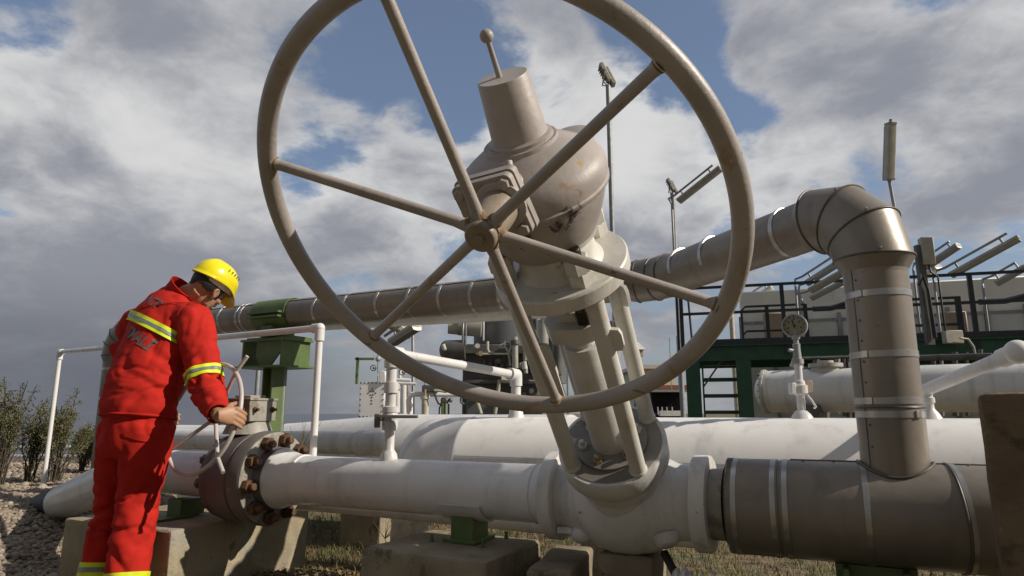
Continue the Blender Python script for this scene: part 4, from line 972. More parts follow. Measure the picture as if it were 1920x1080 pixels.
b = MB(); b.box(((a.x+c.x)/2, 31.8, a.z+.06), ((c.x-a.x)/2+.1, 2.3, .05)); b.build('roof', 'steel', sh)
wl_ = thing('pipe_rack', 'row of tiny white posts and pale kerb at the foot of the dark metal shed', 'kerb', P(1255, 776, 24))
dbox(1238, 770, 1282, 780, 24, .3, 'white_old', 'kerb', wl_)
for i, x in enumerate((1233, 1241, 1250, 1260)): dbox(x, 763, x+2, 777, 23.8, .06, 'white', 'post', wl_)
an = MB(); q = P(1272, 700, 55); an.cyl((q.x, q.y, 0), (q.x, q.y, P(1272, 630, 55).z), .05, 6); q = P(1258, 700, 50); an.cyl((q.x, q.y, 0), (q.x, q.y, P(1257, 633, 50).z), .03, 6)
tag(an.build('antenna_masts', 'steel'), 'two hair-thin antenna masts against the sky left of the platform', 'antenna')
pl_ = MB(); q = P(1378, 700, 26); pl_.cyl((q.x, q.y, 0), (q.x, q.y, 5.2), .10, 10)
tag(pl_.build('far_pole', 'plaster'), 'weathered pale pole seen through the open stair of the platform', 'pole')
# pipework clutter beneath the platform
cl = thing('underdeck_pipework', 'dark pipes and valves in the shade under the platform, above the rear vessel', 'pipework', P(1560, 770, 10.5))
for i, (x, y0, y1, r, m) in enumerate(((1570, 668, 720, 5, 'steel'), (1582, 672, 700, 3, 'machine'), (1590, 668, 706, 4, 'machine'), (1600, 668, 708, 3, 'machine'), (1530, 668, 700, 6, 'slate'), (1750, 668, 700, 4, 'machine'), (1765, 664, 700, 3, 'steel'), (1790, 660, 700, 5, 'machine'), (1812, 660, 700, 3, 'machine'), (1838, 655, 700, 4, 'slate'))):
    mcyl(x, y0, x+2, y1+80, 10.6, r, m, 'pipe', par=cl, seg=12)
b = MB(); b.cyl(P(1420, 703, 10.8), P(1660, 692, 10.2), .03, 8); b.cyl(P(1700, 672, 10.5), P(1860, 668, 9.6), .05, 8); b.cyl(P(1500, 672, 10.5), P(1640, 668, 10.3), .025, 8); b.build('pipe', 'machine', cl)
b = MB(); b.box(P(1786, 632, 11.1), (.15, .06, .11), bev=.01); b.tube([P(1800, 634, 11.0), P(1815, 636, 11.0), P(1825, 650, 11.0), P(1828, 664, 11.0)], .02, 8); 
tag(b.build('switch_box', 'lampgrey'), 'small grey switch box with cable fixed to the green platform beam', 'switch box')

# ================================================================== GROUND, SEA
def sst(a, b, x):
    t = max(0.0, min(1.0, (x-a)/(b-a))); return t*t*(3-2*t)
def gh(x, y):
    left = sst(-1.9, -3.3, x + .12*math.sin(y*2.1))
    h = .30*left*sst(1.5, 3.6, y)
    h += .03*mnoise.noise(Vector((x*.9, y*.9, 0))) + .016*mnoise.noise(Vector((x*3.1, y*3.1, 4)))
    h += .13*math.exp(-(((x+.95)/.55)**2+((y-3.35)/.35)**2))          # litter heap by the block
    if y > 9.0 and x < 4:
        edge = sst(9.6, 14, y)*sst(4, -1, x); h = h*(1-edge) - 12.5*edge
    return h
xs = sorted(set([-400, -150, -60, -30, -20] + [round(-14+.25*k, 3) for k in range(25)] + [round(-8+.1*k, 3) for k in range(120)] + [4+.5*k for k in range(20)] + [15, 20, 30, 60, 150, 600]))
ys = sorted(set([-60, -20, -8, -4, -2] + [round(-1+.2*k, 3) for k in range(10)] + [round(1+.1*k, 3) for k in range(90)] + [10+.5*k for k in range(14)] + [18, 22, 30, 45, 80, 160, 400, 3000]))
vs_ = [(x, y, gh(x, y)) for y in ys for x in xs]; nx = len(xs)
fs_ = [(j*nx+i, j*nx+i+1, (j+1)*nx+i+1, (j+1)*nx+i) for j in range(len(ys)-1) for i in range(nx-1)]
gm, nt, pb_ = new_mat('earth_and_gravel')
tc = nt.nodes.new('ShaderNodeTexCoord')
vo = nt.nodes.new('ShaderNodeTexVoronoi'); vo.inputs['Scale'].default_value = 62; nt.links.new(tc.outputs['Object'], vo.inputs['Vector'])
hs = nt.nodes.new('ShaderNodeSeparateColor'); nt.links.new(vo.outputs['Color'], hs.inputs['Color'])
stone = mixc(nt, hs.outputs[0], (.075, .06, .04), (.17, .145, .105))
earth = mixc(nt, ramp(nt, noise_tex(nt, 9, 8, .65), .35, .65), (.085, .06, .035), (.20, .15, .085))
green_ = mixc(nt, ramp(nt, noise_tex(nt, 2.3, 6), .5, .62), earth, (.07, .085, .025))
sx = nt.nodes.new('ShaderNodeSeparateXYZ'); nt.links.new(tc.outputs['Object'], sx.inputs[0])
lm = nt.nodes.new('ShaderNodeMapRange'); lm.inputs['From Min'].default_value = -1.4; lm.inputs['From Max'].default_value = -2.2; nt.links.new(sx.outputs['X'], lm.inputs['Value'])
nt.links.new(mixc(nt, lm.outputs['Result'], green_, stone), pb_.inputs['Base Color']); pb_.inputs['Roughness'].default_value = .95
bp = nt.nodes.new('ShaderNodeBump'); bp.inputs['Strength'].default_value = .6; bp.inputs['Distance'].default_value = .012; bp.invert = True
nt.links.new(vo.outputs['Distance'], bp.inputs['Height']); nt.links.new(bp.outputs['Normal'], pb_.inputs['Normal'])
b = MB(); b.add(vs_, fs_); g_ = b.build('ground', gm, None, 180); g_['kind'] = 'structure'
sm, nt, pb_ = new_mat('grey_sea')
pb_.inputs['Base Color'].default_value = (.045, .055, .075, 1); pb_.inputs['Roughness'].default_value = .35
bp = nt.nodes.new('ShaderNodeBump'); bp.inputs['Strength'].default_value = .5; bp.inputs['Distance'].default_value = .5
nt.links.new(noise_tex(nt, .12, 6, .6), bp.inputs['Height']); nt.links.new(bp.outputs['Normal'], pb_.inputs['Normal'])
b = MB(); b.add([(-15000, -300, -11), (15000, -300, -11), (15000, 15000, -11), (-15000, 15000, -11)], [(0, 1, 2, 3)]); s_ = b.build('sea', sm); s_['kind'] = 'structure'

# pebbles (stuff)
ico = []
def blob(rad):
    b = bmesh.new(); bmesh.ops.create_icosphere(b, subdivisions=2, radius=1); off_ = Vector(rng.normal(0, 9, 3))
    vs = [(v.co.copy()*(1+.28*mnoise.noise(v.co*1.3 + off_))) for v in b.verts]; fs = [tuple(v.index for v in f.verts) for f in b.faces]; b.free(); return vs, fs
protos = [blob(1) for _ in range(6)]
b = MB(); tint = []
def inside_block(x, y): 
    q = Vector((x, y, 0)) - PT(-2.00, -.34, 0); q.z = 0; a = q.dot(E); g = q.dot(G); return -.82 < a < .02 and -.02 < g < .88
for k in range(15000):
    px = rng.uniform(-40, 330); py = 1085 - (rng.random()**1.6)*225
    q = PZ(px, py, .2)
    if q.y > 8.5 or q.y < 1.5: continue
    x, y = q.x, q.y
    if x > -1.55 and rng.random() < .8: continue
    if inside_block(x, y): continue
    r = rng.uniform(.008, .0165)*(1 + .6*(rng.random() < .07)) * (1 if y < 5 else 1.5)
    vs, fs = protos[rng.integers(6)]; a = rng.uniform(0, 6.28); ca, sa = math.cos(a), math.sin(a); sx_, sy_, sz_ = r*rng.uniform(.8, 1.5), r*rng.uniform(.7, 1.1), r*rng.uniform(.5, .8)
    z = gh(x, y)
    b.add([(x + ca*v.x*sx_ - sa*v.y*sy_, y + sa*v.x*sx_ + ca*v.y*sy_, z + v.z*sz_ + sz_*.35) for v in vs], fs); tint += [rng.random()]*len(vs)
pe_ = b.build('gravel', 'pebble', None, 80); pe_['kind'] = 'stuff'
at_ = pe_.data.attributes.new('stone_kind', 'FLOAT', 'POINT'); at_.data.foreach_set('value', tint)     # every stone its own colour
pnt = M['pebble'].node_tree; an_ = pnt.nodes.new('ShaderNodeAttribute'); an_.attribute_name = 'stone_kind'
cr_ = pnt.nodes.new('ShaderNodeValToRGB'); cr_.color_ramp.interpolation = 'LINEAR'; el_ = cr_.color_ramp.elements
for p_, c_ in ((0, (.12, .095, .075)), (.25, (.24, .195, .15)), (.45, (.33, .27, .215)), (.6, (.25, .22, .19)), (.72, (.40, .33, .29)), (.86, (.46, .43, .39)), (.95, (.33, .17, .10)), (1, (.58, .55, .50))):
    e_ = el_[0] if p_ == 0 else (el_[-1] if p_ == 1 else el_.new(p_)); e_.position = p_; e_.color = (c_[0]*.80, c_[1]*.76, c_[2]*.70, 1)
pnt.links.new(an_.outputs['Fac'], cr_.inputs[0])
mxp = pnt.nodes.new('ShaderNodeMix'); mxp.data_type = 'RGBA'; mxp.blend_type = 'MIX'; mxp.inputs[0].default_value = .25
src_ = pnt.nodes['Principled BSDF'].inputs['Base Color'].links[0].from_socket
pnt.links.new(cr_.outputs[0], mxp.inputs[6]); pnt.links.new(src_, mxp.inputs[7]); pnt.links.new(mxp.outputs[2], pnt.nodes['Principled BSDF'].inputs['Base Color'])
# grass and litter
def blades(n, reg, hgt, name, m, lean=.6, w=.004):
    b = MB(); vs = []; fs = []
    for k in range(n):
        x, y = reg()
        if inside_block(x, y): continue
        z = gh(x, y); h = hgt*rng.uniform(.4, 1.2); a = rng.uniform(0, 6.28); d = Vector((math.cos(a), math.sin(a), 0)); s = Vector((-d.y, d.x, 0))*w*rng.uniform(.6, 1.4)
        p = Vector((x, y, z-.005)); l = lean*rng.uniform(.2, 1.3)
        m1 = p + Z*(h*.6) + d*(h*l*.3); t = p + Z*(h*(1-.3*l)) + d*(h*l)
        i = len(vs); vs += [p-s, p+s, m1+s*.8, m1-s*.8, t]; fs += [(i, i+1, i+2, i+3), (i+3, i+2, i+4)]
    b.add(vs, fs); o = b.build(name, m, None, 180); o['kind'] = 'stuff'; return o
def reg_px(x0, x1, y0, y1, z=0.0):
    def f():
        q = PZ(rng.uniform(x0, x1), rng.uniform(y0, y1), z); return q.x, q.y
    return f
blades(26000, lambda: (rng.uniform(-.1, 2.4), rng.uniform(1.75, 3.8)), .06, 'dry_grass', 'grass', 1.3, .0016)
blades(12000, lambda: (rng.uniform(-1.6, .2), rng.uniform(2.5, 4.8)), .05, 'short_grass', 'grass', 1.2, .0018)
blades(26000, lambda: (rng.uniform(-2.0, 3.6), rng.uniform(3.4, 8.0)), .075, 'dry_meadow', 'grass', 1.2, .0025)
blades(2600, lambda: (rng.uniform(-5.5, -1.7), rng.uniform(2.6, 6.5)), .05, 'sparse_grass', 'leaf', .9, .003)
b = MB(); vs = []; fs = []
for k in range(5200):
    x, y = (rng.normal(-.95, .38), rng.normal(3.3, .35)) if k < 3600 else (rng.uniform(.2, 2.4), rng.uniform(1.8, 3.6))
    if inside_block(x, y) or y < 2.2 and x < 0: continue
    z = gh(x, y) + rng.uniform(0, .03); a = rng.uniform(0, 6.28); r = rng.uniform(.008, .0165); d = Vector((math.cos(a), math.sin(a), rng.uniform(-.7, .7)))*r; s = Vector((-d.y, d.x, rng.uniform(-.01, .01)))*.6
    p = Vector((x, y, z)); i = len(vs); vs += [p-d, p+s, p+d*1.1, p-s]; fs += [(i, i+1, i+2, i+3)]
b.add(vs, fs); o = b.build('leaf_litter', 'litter', None, 180); o['kind'] = 'stuff'

# shrubs
def shrub(base, h, wdt, n, name_label, lean=0.0, seed=1):
    rg = np.random.default_rng(seed)
    t = thing('shrub', name_label, 'shrub', base, 'sparse shrubs on the gravel at left')
    tw = MB(); lf = MB(); lv = []; lfs = []; gv2 = []; gf = []
    def leafspray(p, d, cnt, sp):
        for _ in range(cnt):
            q = p + Vector(rg.normal(0, sp, 3)); a = Vector(rg.normal(0, 1, 3)); a = (a + d*1.4).normalized(); s = a.cross(Vector(rg.normal(0, 1, 3))).normalized()
            l = rg.uniform(.010, .024); w = l*.22
            i = len(lv); lv.extend([q, q + a*l*.5 + s*w, q + a*l, q + a*l*.5 - s*w]); lfs.append((i, i+1, i+2, i+3))
    base = Vector(base)
    for k in range(n):
        a = rg.uniform(0, 6.28); sp = rg.uniform(.15, 1)*wdt
        top = base + Vector((math.cos(a)*sp + lean*h, math.sin(a)*sp, h*rg.uniform(.55, 1)*(1-.25*(sp/wdt)**2)))
        mid = base.lerp(top, .5) + Vector((rg.normal(0, .02), rg.normal(0, .02), .02))
        b0 = base + Vector((math.cos(a)*sp*.15, math.sin(a)*sp*.15, -.03))
        tw.tube([b0, base.lerp(top, .25) + Vector(rg.normal(0, .012, 3)), mid, top], [.008, .006, .0045, .002], 5)
        for j in range(14):
            f = .22 + .78*j/15; p = (b0.lerp(mid, f*2) if f < .5 else mid.lerp(top, f*2-1))
            d = Vector((rg.normal(0, 1), rg.normal(0, 1), 1.5)).normalized(); l = rg.uniform(.05, .15)*(1.1-f*.7)
            e_ = p + d*l; tw.tube([p, p.lerp(e_, .5) + Vector(rg.normal(0, .006, 3)), e_], [.003, .0022, .001], 4)
            if f > .40:
                for g in range(5): leafspray(p.lerp(e_, .25+.18*g), d, 7, .017)
    tw.build('twigs', 'bark', t, 60); lf.add(lv, lfs); lf.build('foliage', 'leaf', t, 180); return t
def gp_(px, py, z=.3):
    q = PZ(px, py, z); return Vector((q.x, q.y, gh(q.x, q.y)))
shrub(gp_(-8, 912), 1.00, .46, 26, 'tallest greenish shrub cut by the left edge of the gravel', -.05, 3)
shrub(gp_(52, 905), .80, .20, 12, 'narrow brownish shrub between the two bigger shrubs at left', .03, 5)
shrub(gp_(100, 905), .88, .34, 21, 'wispy shrub with an upright tip in front of the white handrail post', .06, 8)
shrub(gp_(150, 890), .50, .16, 12, 'low thin twiggy shrub right beside the worker\'s legs', .1, 12)
shrub(gp_(172, 893, .25), .5, .1, 6, 'dark little bush just behind the worker\'s left hip', .05, 14)
def twigs(px, py, z, lab, seed):
    rg = np.random.default_rng(seed); q = PZ(px, py, z) if z < .5 else P(px, py, 4.35); b = MB(); b.tube([Vector((q.x, q.y, gh(q.x, q.y)-.02)), q.lerp(Vector((q.x, q.y, 0)), .4) + Vector((.01, 0, 0)), q], [.005, .004, .0035], 6)
    for k in range(7):
        t = q + Vector((rg.uniform(-.12, .16), rg.uniform(-.05, .05), rg.uniform(.08, .24))); b.tube([q, q.lerp(t, .5) + Vector(rg.normal(0, .012, 3)), t], [.003, .002, .001], 5)
    return tag(b.build('dry_weed', 'grass'), lab, 'weed')
twigs(560, 856, .7, 'bare dry weed stalks sticking up behind the bolted valve', 4)
twigs(722, 1010, .1, 'dry weed stalks beside the small pale concrete block', 6)
# ================================================================== PERSON
Ft = Vector((.34, .94, 0)).normalized(); St = Vector((.94, -.34, 0)).normalized()      # torso forward / the worker's right
Fh = Vector((.26, .965, 0)).normalized(); Sh = Vector((.965, -.26, 0)).normalized()
rI = Vector((.9, .42, 0)).normalized(); vI = Vector((-.42, .9, 0)).normalized()           # image right / away, at the worker
def J(px, py, Y): return P(px, py, Y*.955)
pel = J(258, 800, 3.2)
hipR = pel + St*.075 - Z*.01; hipL = pel - St*.075 - Z*.01
kneR = J(257, 945, 3.17); ankR = J(237, 1088, 3.10); 
kneL = J(213, 948, 3.27); ankL = J(186, 1078, 3.22)
c7 = J(340, 553, 3.44); ches = J(297, 650, 3.33); upc = J(314, 593, 3.40)
shR = J(366, 602, 3.28); shL = J(262, 606, 3.50)
rimR = onplane(445, 782, HC, HN)
elR = J(388, 728, 3.17); wrR = rimR - rI*.075 + Z*.005 - vI*.055
elL = J(233, 648, 3.62); wrL = onplane(322, 790, HC, HN) + vI*.02 - rI*.03
hc = J(390, 539, 3.45)
ph = R(50)
uh = (rI*.57 + Z*.80 + vI*.16).normalized(); fh = rI*.46 - Z*.50 + vI*.73; fh = (fh - uh*fh.dot(uh)).normalized(); Sh = fh.cross(uh)
gz = .0
person = thing('person', 'worker in red coveralls and yellow hard hat bending to turn the pink valve wheel', 'person', Vector(((ankR.x+ankL.x)/2, (ankR.y+ankL.y)/2, 0)))
def remesh(mb, vox, smooth=6, fac=.5):
    me = mb.mesh('tmp', 180); ob = bpy.data.objects.new('tmp', me); COL.objects.link(ob)
    m = ob.modifiers.new('r', 'REMESH'); m.mode = 'VOXEL'; m.voxel_size = vox
    if smooth:
        s = ob.modifiers.new('s', 'SMOOTH'); s.factor = fac; s.iterations = smooth
    bpy.context.view_layer.update()
    dg = bpy.context.evaluated_depsgraph_get(); me2 = bpy.data.meshes.new_from_object(ob.evaluated_get(dg))
    bpy.data.objects.remove(ob); me2.polygons.foreach_set('use_smooth', [True]*len(me2.polygons)); return me2
def part(me, name, m, parent):
    o = origin_of(parent)
    for v in me.vertices: v.co -= o
    me.materials.clear(); me.materials.append(M[m]); ob = bpy.data.objects.new(name, me); COL.objects.link(ob); ob.parent = parent; return ob
# ---- body (skin), one continuous surface
b = MB()
b.tube([pel - Z*.08, pel, ches - Ft*.0, upc, c7 - Z*.02], [(.11, .085), (.125, .09), (.145, .10), (.15, .09), (.07, .06)], 24, hint=St)
for h_, k_, a_ in ((hipR, kneR, ankR), (hipL, kneL, ankL)):
    b.tube([h_ + Z*.03, h_.lerp(k_, .5), k_, k_.lerp(a_, .35), a_, Vector((a_.x, a_.y, .10))], [.075, .066, .05, .052, .036, .036], 18)
    b.ell(Vector((a_.x, a_.y, .075)) + Ft*.06, (.13, .042, .035), Ft, St, Z)
for s_, e_, w_ in ((shR, elR, wrR), (shL, elL, wrL)):
    b.tube([upc.lerp(s_, .6), s_, s_.lerp(e_, .5), e_, e_.lerp(w_, .4), w_], [.05, .055, .045, .038, .038, .026], 18)
# neck and head
nb = c7 + Ft*.02; nt_ = hc - uh*.055 - fh*.028
b.tube([nb - Z*.03 - Ft*.02, nb.lerp(nt_, .35) , nb.lerp(nt_, .7), nt_ + uh*.02], [.062, .054, .051, .050], 22)
b.ell(hc + uh*.018 - fh*.005, (.096, .074, .092), fh, Sh, uh, 28, 18)
b.ell(hc + fh*.028 - uh*.042, (.066, .060, .074), fh, Sh, uh, 24, 16)
b.ell(hc + fh*.062 - uh*.088, (.030, .034, .026), fh, Sh, uh)
for s in (-1, 1): b.tube([hc + fh*.004 - uh*.048 + Sh*(.050*s), hc + fh*.014 - uh*.074 + Sh*(.046*s), hc + fh*.058 - uh*.094 + Sh*(.024*s)], [.018, .0175, .018], 12)
b.tube([hc + fh*.088 + uh*.012, hc + fh*.105 - uh*.018, hc + fh*.113 - uh*.034], [.010, .0125, .0135], 12)
for s in (-1, 1):
    b.ell(hc + fh*.103 - uh*.038 + Sh*(.011*s), (.010, .0085, .008), fh, Sh, uh)
    b.ell(hc + fh*.072 + uh*.012 + Sh*(.032*s), (.022, .024, .010), fh, Sh, uh)
    b.ell(hc + fh*.062 - uh*.022 + Sh*(.042*s), (.026, .022, .020), fh, Sh, uh)
    ec = hc - fh*.006 - uh*.022 + Sh*(.073*s)
    eo = (Sh*s - fh*.45).normalized()
    b.torus(ec + eo*.008 + uh*.004, (Sh*s + fh*.35).normalized(), .021, .0055, 28, 10, hint=uh)
    b.ell(ec + eo*.002 + uh*.006, (.009, .021, .026), (Sh*s + fh*.35).normalized(), fh, uh); b.ell(ec + eo*.004 - uh*.022, (.006, .009, .010), Sh, fh, uh)
b.ell(hc + fh*.094 - uh*.058, (.012, .024, .0065), fh, Sh, uh); b.ell(hc + fh*.091 - uh*.069, (.012, .021, .007), fh, Sh, uh)
# hands
def hand(w, rim, T, out, side, curl):
    """w wrist, rim = rim point, T along rim (towards index finger), out = towards outside of the grip (over the rim), side = behind"""
    kn = rim - out*.012 + side*.026
    pd = (kn - w); 
    b.tube([w - pd*.15, w, w.lerp(kn, .45), w.lerp(kn, .9)], [(.026, .024), (.030, .020), (.038, .0175), (.042, .0145)], 18, hint=T)
    for i, (ln, rr) in enumerate(((.92, .0088), (1.0, .0092), (.95, .0088), (.78, .0076))):
        o = T*(.030 - .0205*i)
        k0 = w.lerp(kn, .72) + o*.95; k1 = kn + o + side*(.006)
        k2 = rim + o*1.02 + out*(.030*ln) + side*.016; k3 = rim + o + out*(.036*ln) - side*(.010)*ln; k4 = rim + o*.95 + out*.016 - side*(.026*ln)
        b.tube([k0, k1, k1.lerp(k2, .5) + side*.004, k2, k2.lerp(k3, .6) + out*.002, k3, k4], [rr*1.15, rr*1.12, rr*1.02, rr, rr*.97, rr*.93, rr*.72], 12)
        b.sphere(k1, rr*1.22, 12, 8); b.sphere(k4, rr*.72, 10, 8)
    t0 = w.lerp(kn, .30) + T*.026 - side*.008; t1 = w.lerp(kn, .55) + T*.046 - side*.016; t2 = rim - out*.016 + T*.052 - side*.022; t3 = rim + out*.004 + T*.052 - side*.027
    b.tube([t0, t1, t2, t3], [.0125, .0112, .0102, .0082], 12); b.sphere(t3, .0082, 10, 8)
tR = HN.cross((rimR-HC).normalized()).normalized(); 
if tR.z < 0: tR = -tR
oR = (rimR - HC).normalized()
hand(wrR, rimR, tR, (rI*.80 - Z*.52 + vI*.1).normalized(), -vI, 1)
rimL = onplane(318, 790, HC, HN); oL = (rimL-HC).normalized(); tL_ = HN.cross(oL).normalized(); tL_ = tL_ if tL_.z > 0 else -tL_
hand(rimL - rI*.07 + vI*.03, rimL, tL_, rI, vI, 1)
body = part(remesh(b, .0042, 3, .45), 'person', 'skin', person)
person_mesh = body
# ---- cloth helper
def wrinkle(me, fn):
    no = [v.normal.copy() for v in me.vertices]
    for v, n in zip(me.vertices, no): v.co += n*fn(v.co, n)
    me.update()
def ridge(p, sc, seed, strx=(1, 1, 1)):
    q = Vector((p.x*sc*strx[0], p.y*sc*strx[1], p.z*sc*strx[2])) + Vector((seed, seed*1.7, -seed))
    q = q + Vector((mnoise.noise(q*.6), mnoise.noise(q*.6+Vector((9, 2, 4))), mnoise.noise(q*.6-Vector((5, 1, 7)))))*.9
    n = mnoise.noise(q); v = max(0.0, 1 - abs(n)/.20)
    return .62 + .25*mnoise.noise(q*.5 + Vector((3, 3, 3))) - .75*v*v*(3-2*v)*(.35 + .65*max(0, min(1, .5 + 2*mnoise.noise(q*.45)))) 
def falloff(p, c, r): return math.exp(-((p-c).length/r)**2)
# ---- trousers
b = MB()
hem = J(262, 782, 3.2)
b.tube([J(266, 748, 3.22), J(262, 770, 3.21), pel + Z*.0, pel - Z*.07, pel - Z*.13], [(.140, .115), (.148, .125), (.156, .135), (.158, .135), (.14, .11)], 36, hint=St)
for s, h_, k_, a_ in ((1, hipR, kneR, ankR), (-1, hipL, kneL, ankL)):
    h2 = h_ + St*(.0*s) - Z*.0
    f_ = Vector((a_.x, a_.y, max(.07, a_.z-.16))) + (a_-k_).normalized()*.0
    b.tube([h2 + Z*.02, h2.lerp(k_, .35), h2.lerp(k_, .7), k_, k_.lerp(a_, .3), k_.lerp(a_, .65), a_, a_ - Z*.06, f_], [(.096, .114), (.090, .107), (.081, .092), (.076, .085), (.075, .083), (.073, .080), (.070, .077), (.075, .080), (.079, .083)], 30, hint=St)
me = remesh(b, .0085, 8, .5)
crot = pel - Z*.16
def wt(p, n):
    a = .0
    a += .015*(ridge(p, 6.5, 3, (1, 1, .7)) - .45)
    for k_, s in ((kneR, 1), (kneL, 2)):
        f = falloff(p, k_ - Z*.03, .16); a += f*.030*(ridge(p, 8.0, 11*s, (.7, .5, 1.3)) - .4)
    for k_, s in ((ankR, 3), (ankL, 4)):
        f = falloff(p, k_ + Z*.03, .15); a += f*.030*(ridge(p, 8.0, 7*s, (.7, .5, 1.3)) - .4)
    f = falloff(p, pel - Ft*.1 - Z*.10, .2); a += f*.014*(ridge(p, 5, 19, (1.4, 1.4, .7)) - .4)
    return a + .0025*mnoise.noise(p*34)
wrinkle(me, wt)
trou = part(me, 'trousers', 'cloth', person)
# ---- jacket
b = MB()
b.tube([J(256, 788, 3.2), J(259, 772, 3.205), J(264, 748, 3.22), J(276, 700, 3.27), ches, upc - Z*.0, J(324, 571, 3.42), J(338, 556, 3.44)],
       [(.150, .130), (.168, .142), (.170, .142), (.182, .144), (.188, .142), (.186, .128), (.145, .100), (.088, .080)], 44, hint=St)
b.tube([upc.lerp(shR, .45) + Z*.012, shR + Z*.004, shR.lerp(elR, .25), shR.lerp(elR, .55), shR.lerp(elR, .85), elR, elR.lerp(wrR, .3), elR.lerp(wrR, .62), wrR - (wrR-elR).normalized()*.035],
       [.074, .079, .081, .078, .074, .072, .067, .057, .045], 30)
b.tube([upc.lerp(shL, .45), shL, shL.lerp(elL, .5), elL, elL.lerp(wrL, .5), wrL], [.08, .086, .08, .072, .06, .046], 26)
for k in range(1): pass
me = remesh(b, .0085, 8, .5)
cuffd = (wrR-elR).normalized()
def wj(p, n):
    a = .015*(ridge(p, 6, 5, (1.0, 1.0, .9)) - .45)
    f = falloff(p, J(285, 715, 3.15), .22); a += f*.030*(ridge(Vector((p.x+.5*p.z, p.y, p.z-.6*p.x)), 6.5, 23, (.7, .7, 1.3)) - .4)
    f = falloff(p, J(250, 760, 3.2), .2); a += f*.026*(ridge(p, 7, 31, (.5, .5, 2.2)) - .4)
    f = falloff(p, elR, .13); a += f*.026*(ridge(p, 9, 41, (1, 1, 1.4)) - .4)
    f = falloff(p, shR - Z*.06 - rI*.05, .13); a += f*.028*(ridge(p, 8, 51, (1.8, 1.8, .5)) - .4)
    f = falloff(p, wrR - cuffd*.09, .08); a += f*.008*(ridge(p, 9, 61) - .4)
    a *= 1 - .92*min(1, 1.25*falloff(p, J(257, 633, 3.21), .115) + 1.25*falloff(p, J(287, 566, 3.33), .10))      # stiff printed area
    return a + .002*mnoise.noise(p*34)
wrinkle(me, wj)
bvh_j = BVHTree.FromPolygons([v.co.copy() for v in me.vertices], [tuple(p.vertices) for p in me.polygons])
bvh_t = BVHTree.FromPolygons([v.co.copy() + origin_of(person) for v in trou.data.vertices], [tuple(p.vertices) for p in trou.data.polygons])
jack = part(me, 'jacket', 'cloth', person)
# hem roll, collar, cuff, yoke seam, pocket flaps
def ringpts(bvh, c, ax, hint, off, n=72, a0=0, a1=2*math.pi, rmax=.25, dflt=.15):
    x, y, a = frame(ax, hint); out = []
    for k in range(n+1):
        t = a0+(a1-a0)*k/n; d = x*math.cos(t)+y*math.sin(t)
        h, nn, i, ds = bvh.ray_cast(c, d, rmax)
        out.append((c + d*((ds if h is not None else dflt)+off), d))
    return out
def smoothr(c, pts, it=2):
    rr = [(p-c).length for p, d in pts]
    rr = [max(rr[max(0, i-2):i+3]) for i in range(len(rr))]
    for _ in range(it):
        rr = [rr[0]] + [(rr[i-1]+2*rr[i]+rr[i+1])/4 for i in range(1, len(rr)-1)] + [rr[-1]]
    return [c + d*r for (p, d), r in zip(pts, rr)]
def strip(bvh, c, ax, hint, h0, h1, off, a0, a1, rmax, dflt, n=80):
    ax = Vector(ax).normalized(); rows = []
    for h in (h0, (h0+h1)/2, h1):
        cc = c + ax*h; rows.append(smoothr(cc, ringpts(bvh, cc, ax, hint, off, n, a0, a1, rmax, dflt)))
    m = MB(); vs = [p for r in rows for p in r]; w = n+1; fs = []
    for j in range(2):
        for i in range(n): fs.append((j*w+i, j*w+i+1, (j+1)*w+i+1, (j+1)*w+i))
    # thickness: an inner copy
    inner = []
    for j, h in enumerate((h0, (h0+h1)/2, h1)):
        cc = c + ax*h
        inner += [p + (cc-p).normalized()*(off+.004) for p in rows[j]]
    k = len(vs); vs += inner
    for i in range(n):
        fs.append((i, i+1, k+i+1, k+i)); fs.append((2*w+i, 2*w+i+1, k+2*w+i+1, k+2*w+i))
    return m.add(vs, fs)
def tape(bvh, c, ax, hint, wd, a0, a1, rmax, dflt, name):
    ob = strip(bvh, c, ax, hint, -wd/2, wd/2, .0040, a0, a1, rmax, dflt).build(name, 'hivis', jack if bvh is bvh_j else trou, 60)
    strip(bvh, c, ax, hint, -wd/6, wd/6, .0058, a0, a1, rmax, dflt).build('reflective_strip', 'reflect', ob, 60)
spd = (upc-ches).normalized()
def seen(px, py):
    h, n_, i_, d_ = bvh_j.ray_cast(EYE, ray(px, py).normalized(), 20); return h, n_
bA, _ = seen(242, 591); bB, _ = seen(322, 628)
bn = (bB-bA).normalized().cross((Ft*.85 - Z*.30).normalized()); bn = bn if bn.z > 0 else -bn; bn.normalize()
back_c = (bA+bB)/2; sp0 = ches.lerp(upc, .5); back_c = sp0 + bn*((back_c-sp0).dot(bn))
tape(bvh_j, back_c, bn, -Ft, .049, R(-118), R(84), .24, .17, 'hi_vis_band')
ad = (elR-shR).normalized()
tape(bvh_j, shR.lerp(elR, .83), ad, -vI, .050, -math.pi, math.pi, .13, .085, 'hi_vis_band')
for k_, a_ in ((kneR, ankR), (kneL, ankL)):
    tape(bvh_t, a_ + Z*.025 if a_ is ankL else a_ + Z*.0, (k_-a_), -vI, .058, -math.pi, math.pi, .13, .09, 'hi_vis_band')
pts = smoothr(J(257, 781, 3.2), ringpts(bvh_j, J(257, 781, 3.2), Z + Ft*.1, -Ft, .001, 90, 0, 2*math.pi, .3, .17))
b = MB(); b.tube(pts, .006, 8, False); b.build('hem', 'cloth', jack)
nc = c7 + Z*.004 - Ft*.004; nd = (nt_-nb).normalized()*.55 + Z*.45; nd.normalize()
b = MB(); x_, y_, _a = frame(nd, St); vs = []; fs = []; prof = [(-.035, .092), (-.01, .084), (.022, .080), (.045, .083), (.047, .079), (.02, .074), (-.02, .076)]
sg = 40
